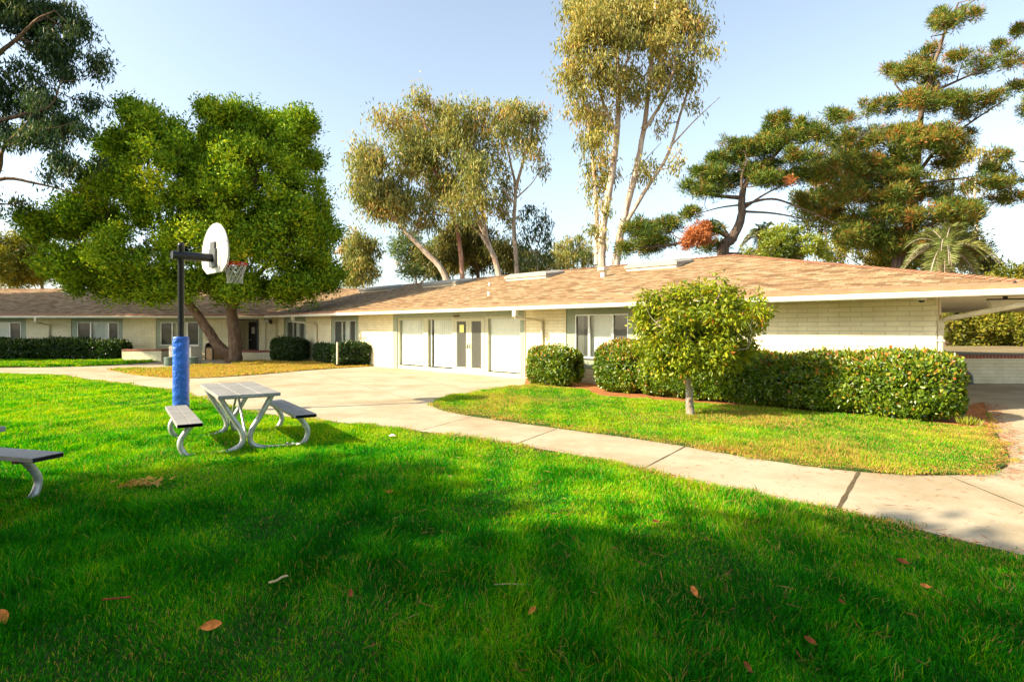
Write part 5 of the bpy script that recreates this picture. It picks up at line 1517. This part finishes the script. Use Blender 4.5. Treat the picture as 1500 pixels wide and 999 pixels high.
# --- hedges and rounded shrubs
def hedge(name, label, cat, path, width, height, leafmat, dens, ll, lw_, red=0.25, group=None, rough=0.10, roundness=3.0):
    """clipped mass following a plan polyline; leaves spread over an uneven rounded body"""
    P = [Vector((*p, 0)) for p in path]
    base = (P[0].x, P[0].y, 0.045)
    t = thing(name, label, cat, base, group=group)
    segL = [(b - a).length for a, b in zip(P[:-1], P[1:])]
    tot = sum(segL) + 1e-6
    hw = width / 2
    area = (tot * (2 * height + width) + width * height * 2.2) * 1.25
    n = int(area * dens)
    s_ = rng.uniform(-hw * 0.96, tot + hw * 0.96, n)
    # body cross section: superellipse above ground; ends rounded in plan
    phi = rng.uniform(-1.25, pi + 1.25, n)
    e = 2 / roundness
    cu = np.sign(np.cos(phi)) * np.abs(np.cos(phi)) ** e
    cv = np.sign(np.sin(phi)) * np.abs(np.sin(phi)) ** e
    endf = np.ones(n)
    ov = np.maximum(-s_, s_ - tot)
    m = ov > 0
    endf[m] = np.sqrt(np.clip(1 - (ov[m] / hw) ** 2.6, 0.0, 1))
    layer = 1 - rng.random(n) ** 1.6 * 0.38
    bump = 1 + rough * (wave(s_ * 1.0, phi * 1.3, 3.2, 5) - 0.5) * 2 + rough * 0.6 * (wave(s_, phi * 2.0, 8.5, 6) - 0.5) * 2
    wob = layer * bump
    u = cu * hw * endf * wob
    hh = height * (1 + 0.07 * (wave(s_, s_ * 0, 1.4, 8) - 0.5) * 2)
    low = 0.5 * hh
    v = low + cv * low * (0.55 + 0.45 * endf) * wob
    # fill end caps: extra leaves on closing faces
    x = np.zeros(n); y = np.zeros(n); nx = np.zeros(n); ny = np.zeros(n)
    acc = 0
    for i, L in enumerate(segL):
        d = (P[i + 1] - P[i]).normalized()
        lo = acc if i else -1e9
        hi = acc + L if i < len(segL) - 1 else 1e9
        k = (s_ >= lo) & (s_ < hi)
        q0 = P[i] - P[0]
        x[k] = q0.x + d.x * (s_[k] - acc) - d.y * u[k]; y[k] = q0.y + d.y * (s_[k] - acc) + d.x * u[k]
        nx[k] = -d.y * cu[k]; ny[k] = d.x * cu[k]
        acc += L
    v = np.where(v < 0.02, rng.uniform(0.02, 0.3, n) * height, v)
    pos = np.column_stack([x, y, v])
    nrm_ = np.column_stack([nx, ny, cv * 0.9 + 0.1])
    dirs = nrm_ * 0.35 + np.array([0, 0, 0.35]) + rng.normal(size=(n, 3)) * 0.7
    tn = 0.34 + 0.17 * rng.normal(size=n) + 0.18 * (wave(x + base[0], y + base[1], 2.3, 3) - 0.5)
    top = np.clip((pos[:, 2] / height - 0.55) / 0.5, 0, 1)
    young = rng.random(n) < red * (0.10 + 0.9 * top) * (0.3 + 1.4 * wave(x + base[0], y + base[1], 1.7, 12))
    tn[young] = rng.uniform(0.72, 1.0, young.sum())
    # shoots standing above the clipped top
    sh = (rng.random(n) < 0.05) & (cv > 0.6)
    pos[sh, 2] += rng.random(sh.sum()) * 0.10
    dirs[sh] = np.column_stack([rng.normal(size=(sh.sum(), 2)) * 0.35, np.ones(sh.sum())])
    tn[sh] += 0.15
    leaves_object('foliage', pos, dirs, ll * rng.uniform(0.6, 1.3, n), lw_ * rng.uniform(0.7, 1.2, n), tn, leafmat, t, face=nrm_, loose=0.55)
    mb = MB()
    for i in range(len(P) - 1):
        a = P[i] - P[0]; b = P[i + 1] - P[0]; d = (b - a).normalized(); nn = Vector((-d.y, d.x, 0))
        rows_ = []
        k_ = 7
        for f in (0.0, 1.0):
            c = a.lerp(b, f) + d * (0.15 * hw if f else -0.15 * hw) * 1.0
            rows_.append([c + nn * (math.cos(pi * j / (k_ - 1)) * hw * 0.5) + Vector((0, 0, (math.sin(pi * j / (k_ - 1)) ** 0.6) * height * 0.66)) for j in range(k_)])
        vs = rows_[0] + rows_[1]
        fs = [(j, j + 1, k_ + j + 1, k_ + j) for j in range(k_ - 1)] + [tuple(range(k_)), tuple(reversed(range(k_, 2 * k_)))]
        mb.add(vs, fs)
    mb.build('light_block_core', M['core'], t)  # solid dark core added inside the leaves to block light
    return t
def off_wall(px, off):
    return wall_pt(px, off)
hA = [wall_pt(1352, 1.12), wall_pt(1200, 1.15), wall_pt(1010, 1.15)]
e_ = G(1352, 606)
hedge('hedge', 'long clipped hedge with reddish tips along the right part of the brick wall', 'hedge',
      [(7.25, 10.5), (5.5, 12.3), (3.75, 14.05)], 1.38, 1.11, M['leaf_hedge'], 3300, 0.08, 0.05, 0.26)
hedge('hedge', 'short clipped hedge block under the large front window', 'hedge', [(3.0, 14.75), (2.71, 15.04)], 1.12, 1.2, M['leaf_hedge'], 3300, 0.08, 0.05, 0.26)
hedge('round_shrub', 'ball clipped shrub between the glazed doors and the front window', 'shrub', [(1.0, 16.85), (1.4, 16.45)], 1.12, 1.02, M['leaf_hedge'], 3300, 0.08, 0.05, 0.24, roundness=2.5)
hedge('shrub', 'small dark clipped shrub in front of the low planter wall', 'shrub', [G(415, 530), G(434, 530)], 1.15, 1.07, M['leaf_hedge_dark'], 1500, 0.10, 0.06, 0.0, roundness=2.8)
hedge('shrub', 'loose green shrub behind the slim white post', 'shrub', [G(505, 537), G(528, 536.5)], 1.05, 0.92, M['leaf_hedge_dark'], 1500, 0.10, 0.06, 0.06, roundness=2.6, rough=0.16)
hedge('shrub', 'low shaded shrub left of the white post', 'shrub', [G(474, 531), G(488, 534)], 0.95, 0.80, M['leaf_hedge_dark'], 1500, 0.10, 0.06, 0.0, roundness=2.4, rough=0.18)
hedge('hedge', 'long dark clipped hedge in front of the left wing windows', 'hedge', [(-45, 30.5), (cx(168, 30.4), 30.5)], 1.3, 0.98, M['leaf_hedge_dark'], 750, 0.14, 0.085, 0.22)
# small weedy tuft in the mulch
def tuft(name, label, px, py, n, h, mat, spread=0.16):
    x, y = G(px, py)
    pos = np.column_stack([rng.normal(size=n) * spread, rng.normal(size=n) * spread * 0.7, np.zeros(n)])
    d = np.column_stack([pos[:, 0] * 3 + rng.normal(size=n) * 0.3, pos[:, 1] * 3 + rng.normal(size=n) * 0.3, np.ones(n)])
    o = leaves_object(name, pos, d, h * rng.uniform(0.5, 1.1, n), 0.018, rng.uniform(0.4, 0.9, n), mat)
    o.location = (x, y, 0.05)
    return tag(o, label, 'plant')
tuft('weed', 'bright green weed sprouting in the orange mulch at the hedge end', 1418, 627, 90, 0.17, M['leaf_bright'], 0.07)

def clover(px, py, rx, ry, n, label):
    x, y = G(px, py)
    pos = np.column_stack([rng.normal(size=n) * rx, rng.normal(size=n) * ry, rng.uniform(0.06, 0.10, n)])
    d = rng.normal(size=(n, 3)) * np.array([1, 1, 0.25])
    o = leaves_object('weed_patch', pos, d, 0.035 * rng.uniform(.6, 1.3, n), 0.034, rng.uniform(0.1, 0.5, n), M['grass'], fold=0.1, face=np.tile(np.array([[0, 0, 1.0]]), (n, 1)), loose=0.4)
    o.location = (x, y, 0)
    return tag(o, label, 'weeds', kind='stuff')
clover(525, 672, 0.30, 0.13, 700, 'patch of broad leaved weeds on the sunlit lawn right of the picnic table')
clover(372, 684, 0.26, 0.12, 500, 'patch of broad leaved weeds in the grass below the picnic table')
# --- off-frame shade trees to the left behind the camera, whose shadow covers the near lawn
def shade_tree(x, y, top, r, i, label='broad leafy tree standing beside the lawn left of the camera'):
    lob_ = []
    q_ = random.Random(i)
    for k in range(9):
        a_ = q_.uniform(0, 2 * pi); rr = q_.uniform(0.2, 0.75) * r
        lob_.append(((x + rr * math.cos(a_), y + rr * math.sin(a_), top - r * 1.1 + q_.uniform(-0.75, 0.65) * r), (r * 0.55, r * 0.55, r * 0.5)))
    lim = [([(x, y, -0.1), (x + .2, y, top * 0.35), (x, y + .2, top * 0.8)], 0.3, 0.08)]
    tree('shade_tree', label, 'tree', (x, y, 0), lim, lob_, M['leaf_green'], M['bark_brown'], 4, 0.7, 60, 0.34, 0.16, mode='radial', shell=2.2, twig=0.1, group='trees shading the near lawn')
for i, (x, y, tp, r) in enumerate([(-15.2, -1.8, 9.8, 3.2), (-11.4, -2.5, 9.8, 3.2), (-7.8, -3.5, 10.0, 3.3), (-4.6, -5.0, 10.4, 3.2), (-13.5, -6.3, 10.5, 3.6), (-8.5, -7.8, 10.5, 3.6), (-18.9, -3.2, 9.6, 3.2)]):
    shade_tree(x, y, tp, r, i)
shade_tree(-27.8, 24.6, 11.5, 2.5, 33, 'broad leafy tree beyond the left end of the far lawn')
shade_tree(-43.0, 28.5, 15.0, 3.6, 34, 'broad leafy tree beyond the left end of the far lawn')
shade_tree(-37.5, 28.2, 15.6, 4.0, 31, 'broad leafy tree beyond the left end of the far lawn')
shade_tree(-31.8, 29.0, 15.0, 3.0, 32, 'broad leafy tree beyond the left end of the far lawn')

# ------------------------------------------------------------------ grass, litter
def blades(n, xr, yr, poly, holes=(), keep=None):
    x = rng.uniform(*xr, n); y = rng.uniform(*yr, n)
    wx_ = 0.11 * (wave(x, y, 7.0, 91) - 0.5) * 2 + 0.05 * rng.normal(size=n); wy_ = 0.11 * (wave(x, y, 7.0, 92) - 0.5) * 2 + 0.05 * rng.normal(size=n)
    m = in_poly(x + wx_, y + wy_, poly)
    for h in holes: m &= ~in_poly(x, y, h)
    if keep is not None: m &= keep(x, y)
    return x[m], y[m]
G_ = []
def add_grass(x, y, hgt, wid, dry, lean=0.55, seed=0):
    G_.append((x, y, hgt, wid, dry, np.full(len(x), lean)))
inview = lambda x, y: np.abs(x) < 0.93 * y + 3.0
def strip(poly, y0, y1, dens, h, wd, dryf, x0=None, x1=None, holes=()):
    X0 = -0.93 * y1 - 3.0 if x0 is None else x0; X1 = 0.93 * y1 + 3.0 if x1 is None else x1
    n = int((X1 - X0) * (y1 - y0) * dens)
    x, y = blades(n, (X0, X1), (y0, y1), poly, holes, inview)
    hn = 0.5 + 1.0 * wave(x, y, 2.6, 31) * (0.5 + 1.0 * wave(x, y, 9.0, 32))
    ed_ = edge_dist(x, y)
    rim_ = np.exp(-ed_ / 0.16)
    add_grass(x, y, h * hn * (1 - 0.45 * rim_), wd, dryf(x, y) + 0.5 * rim_)
EDGE = np.array([p for p in front if p[1] < 24 and p[0] > -20] + list(isl_near))
def edge_dist(x, y):
    d = np.full(len(x), 9.0)
    for a_, b_ in [(front, 0), (isl_near, 0)]:
        P_ = [p for p in a_ if -20 < p[0] < 9 and p[1] > 1.5]
        for (xa, ya), (xb, yb) in zip(P_[:-1], P_[1:]):
            vx, vy = xb - xa, yb - ya
            t_ = np.clip(((x - xa) * vx + (y - ya) * vy) / (vx * vx + vy * vy + 1e-9), 0, 1)
            d = np.minimum(d, np.hypot(x - xa - t_ * vx, y - ya - t_ * vy))
    return d
def edge_dry(x, y):
    """drier near the walk's edge on the right"""
    return 0.012 + 0.12 * np.clip((x + 0.58 * y - 3.9) / 2.0, 0, 1) + 0.05 * (wave(x, y, 1.3, 41) > 0.68)
lush = lambda x, y: 0.0 + 0.02 * wave(x, y, 1.2, 42) + edge_dry(x, y)
strip(front, 2.2, 4.4, 11000, 0.060, 0.0046, lush)
strip(front, 4.4, 7.5, 7500, 0.058, 0.006, lush)
strip(front, 7.5, 12.0, 4200, 0.055, 0.0085, lush)
strip(front, 12.0, 22.6, 1600, 0.055, 0.014, lush)
isl_dry = lambda x, y: 0.16 + 0.5 * np.clip(wave(x, y, 1.5, 51) * 1.7 - 0.75, 0, 1) + 0.25 * np.clip((x - 3.0) / 4, 0, 1)
strip(island, 5.4, 9.5, 6000, 0.045, 0.0065, isl_dry, -3, 9, [mulch])
strip(island, 9.5, 17, 3400, 0.045, 0.009, isl_dry, -3.5, 9, [mulch])
strip(under_tree, 18, 30, 700, 0.055, 0.022, lambda x, y: 0.5 + 0.5 * np.clip((x + 15.5) / 4.0, -0.6, 0.8), -20, -4)
strip(far_lawn, 24, 32, 520, 0.065, 0.028, lambda x, y: 0.05 + 0.1 * wave(x, y, 1.2, 61), -32, -17)
x = np.concatenate([g_[0] for g_ in G_]); y = np.concatenate([g_[1] for g_ in G_])
h = np.concatenate([g_[2] for g_ in G_]); dry = np.concatenate([g_[4] for g_ in G_])
wd = np.concatenate([np.full(len(g_[0]), g_[3]) for g_ in G_])
n = len(x)
az = rng.uniform(0, 2 * pi, n) ; ln = np.abs(rng.normal(size=n)) * 0.5 + 0.1
# blades comb together in patches
comb = wave(x, y, 3.5, 71) * 4 * pi
az = np.where(rng.random(n) < 0.55, comb + rng.normal(size=n) * 0.7, az)
h = h * rng.uniform(0.55, 1.35, n)
wd = wd * rng.uniform(0.7, 1.3, n)
dx, dy = np.cos(az), np.sin(az)
fx = rng.uniform(0, 2 * pi, n); sx_, sy_ = np.cos(fx), np.sin(fx)
V = np.empty((n, 5, 3), dtype=np.float32)
z0 = 0.04
V[:, 0] = np.column_stack([x - sx_ * wd / 2, y - sy_ * wd / 2, np.full(n, z0)])
V[:, 1] = np.column_stack([x + sx_ * wd / 2, y + sy_ * wd / 2, np.full(n, z0)])
mx_, my_, mz = x + dx * h * ln * 0.4, y + dy * h * ln * 0.4, z0 + h * 0.6
V[:, 2] = np.column_stack([mx_ + sx_ * wd * 0.42, my_ + sy_ * wd * 0.42, mz])
V[:, 3] = np.column_stack([mx_ - sx_ * wd * 0.42, my_ - sy_ * wd * 0.42, mz])
V[:, 4] = np.column_stack([x + dx * h * ln * 1.15, y + dy * h * ln * 1.15, z0 + h * (1.0 - 0.18 * ln)])
sunlit_tone = np.clip((y + 0.30 * x - 4.2) / 3.5, 0, 1)        # yellower open turf, sunlight painted into its tone beyond the tree shade
tone = 0.27 + 0.27 * sunlit_tone + 0.17 * rng.normal(size=n) + 0.24 * (wave(x, y, 1.6, 81) - 0.5) + 0.26 * (wave(x, y, 7, 82) - 0.5)
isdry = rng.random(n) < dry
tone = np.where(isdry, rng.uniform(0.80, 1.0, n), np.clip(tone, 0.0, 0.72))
idx = np.arange(n, dtype=np.int64)[:, None] * 5
F = (idx + np.array([[0, 1, 2, 3, 3, 2, 4]])).ravel()
sizes = np.tile(np.array([4, 3]), n)
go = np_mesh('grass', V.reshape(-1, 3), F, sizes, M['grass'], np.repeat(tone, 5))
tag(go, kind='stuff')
print('grass blades', n)

# pine straw lying along the walk edges and on the grass
def straw_pts():
    pts = []
    edge_pts = [Vector((*p, 0)) for p in front if p[1] < 9.5 and p[1] > 3.0 and p[0] > -3]
    for a_, b_ in zip(edge_pts[:-1], edge_pts[1:]):
        L = (b_ - a_).length
        for _ in range(int(L * 95)):
            c = a_.lerp(b_, random.random())
            pts.append((c.x + abs(random.gauss(0, .10)) * 0.5 + random.gauss(0, .03), c.y + random.gauss(0, .10), 0.03 + random.random() * 0.03))
    ie = [Vector((*p, 0)) for p in isl_near]
    for a_, b_ in zip(ie[:-1], ie[1:]):
        L = (b_ - a_).length
        c0_ = a_.lerp(b_, .5)
        dn = 40 + 190 * max(0, min(1, (c0_.x - 4.6) / 0.9))
        for _ in range(int(L * dn)):
            c = a_.lerp(b_, random.random())
            k = 0.06 + 0.07 * max(0, min(1, (c0_.x - 4.6) / 0.9))
            pts.append((c.x + random.gauss(0.05, k), c.y + random.gauss(-0.04, k), 0.03 + random.random() * 0.02))
    for _ in range(160):
        px, py = random.uniform(1000, 1500), random.uniform(600, 800)
        X_, Y_ = G(px, py); pts.append((X_, Y_, 0.03))
    for _ in range(420):
        Y_ = random.uniform(2.6, 7.5); X_ = random.uniform(-0.3, 0.9) * Y_
        pts.append((X_, Y_, 0.075 + random.random() * 0.03))
    return np.array(pts)
sp_ = straw_pts()
inb = in_poly(sp_[:, 0], sp_[:, 1], front) | in_poly(sp_[:, 0], sp_[:, 1], island)
sp_[:, 2] = np.where(inb, np.maximum(sp_[:, 2], 0.07), 0.027)
n = len(sp_)
a_ = rng.uniform(0, 2 * pi, n)
dd = np.column_stack([np.cos(a_), np.sin(a_), np.where(inb, rng.normal(size=n) * 0.2, 0.0)])
o = leaves_object('pine_straw', sp_, dd, rng.uniform(0.05, 0.15, n), 0.005, rng.random(n), M['litter'], fold=0.0)
tag(o, kind='stuff')

# fallen leaves, dry stalks, paper scraps: each its own thing
def fallen_leaf(px, py, size, rz, label, mat='dead_leaf', z=0.098, curl=0.35, tilt=0.7):
    size *= 1.15 if mat == 'dead_leaf' else 0.85
    X_, Y_ = G(px, py + 8)
    k = (EYE - z) / EYE
    X_, Y_ = X_ * k, Y_ * k
    mb = MB()
    rows_ = 9
    vs, fs = [], []
    for i in range(rows_):
        t_ = i / (rows_ - 1)
        w_ = size * 0.26 * math.sin(pi * min(1, t_ * 0.93 + 0.04)) ** 0.8
        yy = size * (t_ - 0.5)
        zc = curl * size * 0.5 * (t_ - 0.5) ** 2
        for u_ in (-1, -0.5, 0, 0.5, 1):
            vs.append((u_ * w_, yy, zc + abs(u_) * w_ * curl + random.uniform(-1, 1) * size * 0.012))
    for i in range(rows_ - 1):
        for j in range(4):
            fs.append((i * 5 + j, i * 5 + j + 1, (i + 1) * 5 + j + 1, (i + 1) * 5 + j))
    mb.add(vs, fs, True)
    mb.tube([(0, -size * 0.5, curl * size * .125), (0.004, -size * 0.62, curl * size * .2 + .004)], 0.0018, 5)
    o = mb.build('fallen_leaf', M[mat])
    o.location = (X_, Y_, z); o.rotation_euler = (tilt * math.cos(rz), -tilt * math.sin(rz), rz)
    return tag(o, label, 'leaf', 'fallen leaves on the lawn')
fallen_leaf(310, 908, 0.092, R(-75), 'large orange brown leaf on the shaded grass at lower left')
fallen_leaf(1017, 858, 0.062, R(10), 'upright tan leaf in the shaded grass at lower right centre')
fallen_leaf(780, 885, 0.05, R(-40), 'small rust leaf in the grass below the middle of the lawn')
fallen_leaf(1187, 930, 0.072, R(45), 'red brown leaf near the bottom right of the lawn', 'dead_leaf_dark')
fallen_leaf(1095, 968, 0.06, R(20), 'purplish leaf at the bottom edge of the lawn', 'dead_leaf_dark')
fallen_leaf(1322, 814, 0.085, R(60), 'dark red leaf on the grass close to the walk', 'dead_leaf_dark')
fallen_leaf(841, 782, 0.07, R(5), 'dusky leaf standing in the middle lawn grass', 'dead_leaf_dark')
fallen_leaf(960, 755, 0.06, R(80), 'dull brown leaf at the shadow edge in mid lawn', 'dead_leaf_dark')
fallen_leaf(1355, 850, 0.05, R(70), 'thin orange leaf low at the right of the lawn')
fallen_leaf(1233, 873, 0.045, R(30), 'tiny dark leaf right of the upright tan leaf', 'dead_leaf_dark')
fallen_leaf(5, 895, 0.09, R(40), 'pale dry leaf at the left edge of the lawn')
fallen_leaf(514, 860, 0.06, R(15), 'rusty shred of leaf in the shaded centre lawn', 'dead_leaf_dark')
fallen_leaf(570, 712, 0.07, R(85), 'dry leaf on the sunlit edge of the shadow', 'dead_leaf')
def stalk(name, label, pts, r, mat):
    P = []
    for px, py, z in pts:
        X_, Y_ = G(px, py); k = (EYE - z) / EYE
        P.append(Vector((X_ * k, Y_ * k, z)))
    c = P[0].copy(); c.z = 0
    o = MB().tube([p - c for p in curve(P, 4)], r, 7).build(name, M[mat])
    o.location = c
    return tag(o, label, 'stick', 'dry sticks on the lawn')
stalk('dry_stick', 'curved pale stick on the shaded grass left of centre', [(394, 853, .09), (405, 850, .10), (413, 845, .105), (421, 843, .09)], 0.007, 'straw')
stalk('dry_stick', 'long rusty stem on the grass above the big orange leaf', [(150, 878, .09), (170, 876, .1), (192, 874, .09)], 0.006, 'litter' if False else 'dead_leaf_dark')
stalk('dry_stick', 'pale grass stem lying right of the middle of the lawn', [(724, 856, .09), (745, 855, .1), (776, 856, .09)], 0.004, 'straw')
# curled dry leaf clump by the second table
def dry_clump(px, py, label):
    X_, Y_ = G(px, py)
    n = 26
    pos = np.column_stack([rng.normal(size=n) * 0.09, rng.normal(size=n) * 0.06, 0.07 + rng.random(n) * 0.05])
    d = rng.normal(size=(n, 3)) * np.array([1, 1, 0.35])
    o = leaves_object('dry_leaf_clump', pos, d, 0.10 * rng.uniform(.6, 1.3, n), 0.03, rng.uniform(0.86, 1.0, n), M['grass'], fold=0.4)
    o.location = (X_, Y_, 0)
    return tag(o, label, 'leaves')
dry_clump(218, 718, 'curled heap of tan dead leaves on the grass below the picnic table')
dry_clump(193, 721, 'smaller wisp of dead leaves left of the curled heap')
def scrap(px, py, s_, label):
    X_, Y_ = G(px, py)
    mb = MB(); k_ = 4
    vs = [((i / 3 - .5) * s_, (j / 3 - .5) * s_ * 0.6, 0.07 + random.random() * s_ * 0.35) for i in range(k_) for j in range(k_)]
    fs = [(i * k_ + j, i * k_ + j + 1, (i + 1) * k_ + j + 1, (i + 1) * k_ + j) for i in range(3) for j in range(3)]
    mb.add(vs, fs)
    o = mb.build('paper_scrap', M['paper']); o.location = (X_, Y_, 0)
    return tag(o, label, 'litter', 'paper scraps on the lawn')
scrap(425, 659, 0.11, 'crumpled white paper scrap below the right bench of the picnic table')
scrap(574, 646, 0.09, 'white paper scrap on the grass between picnic table and walk')
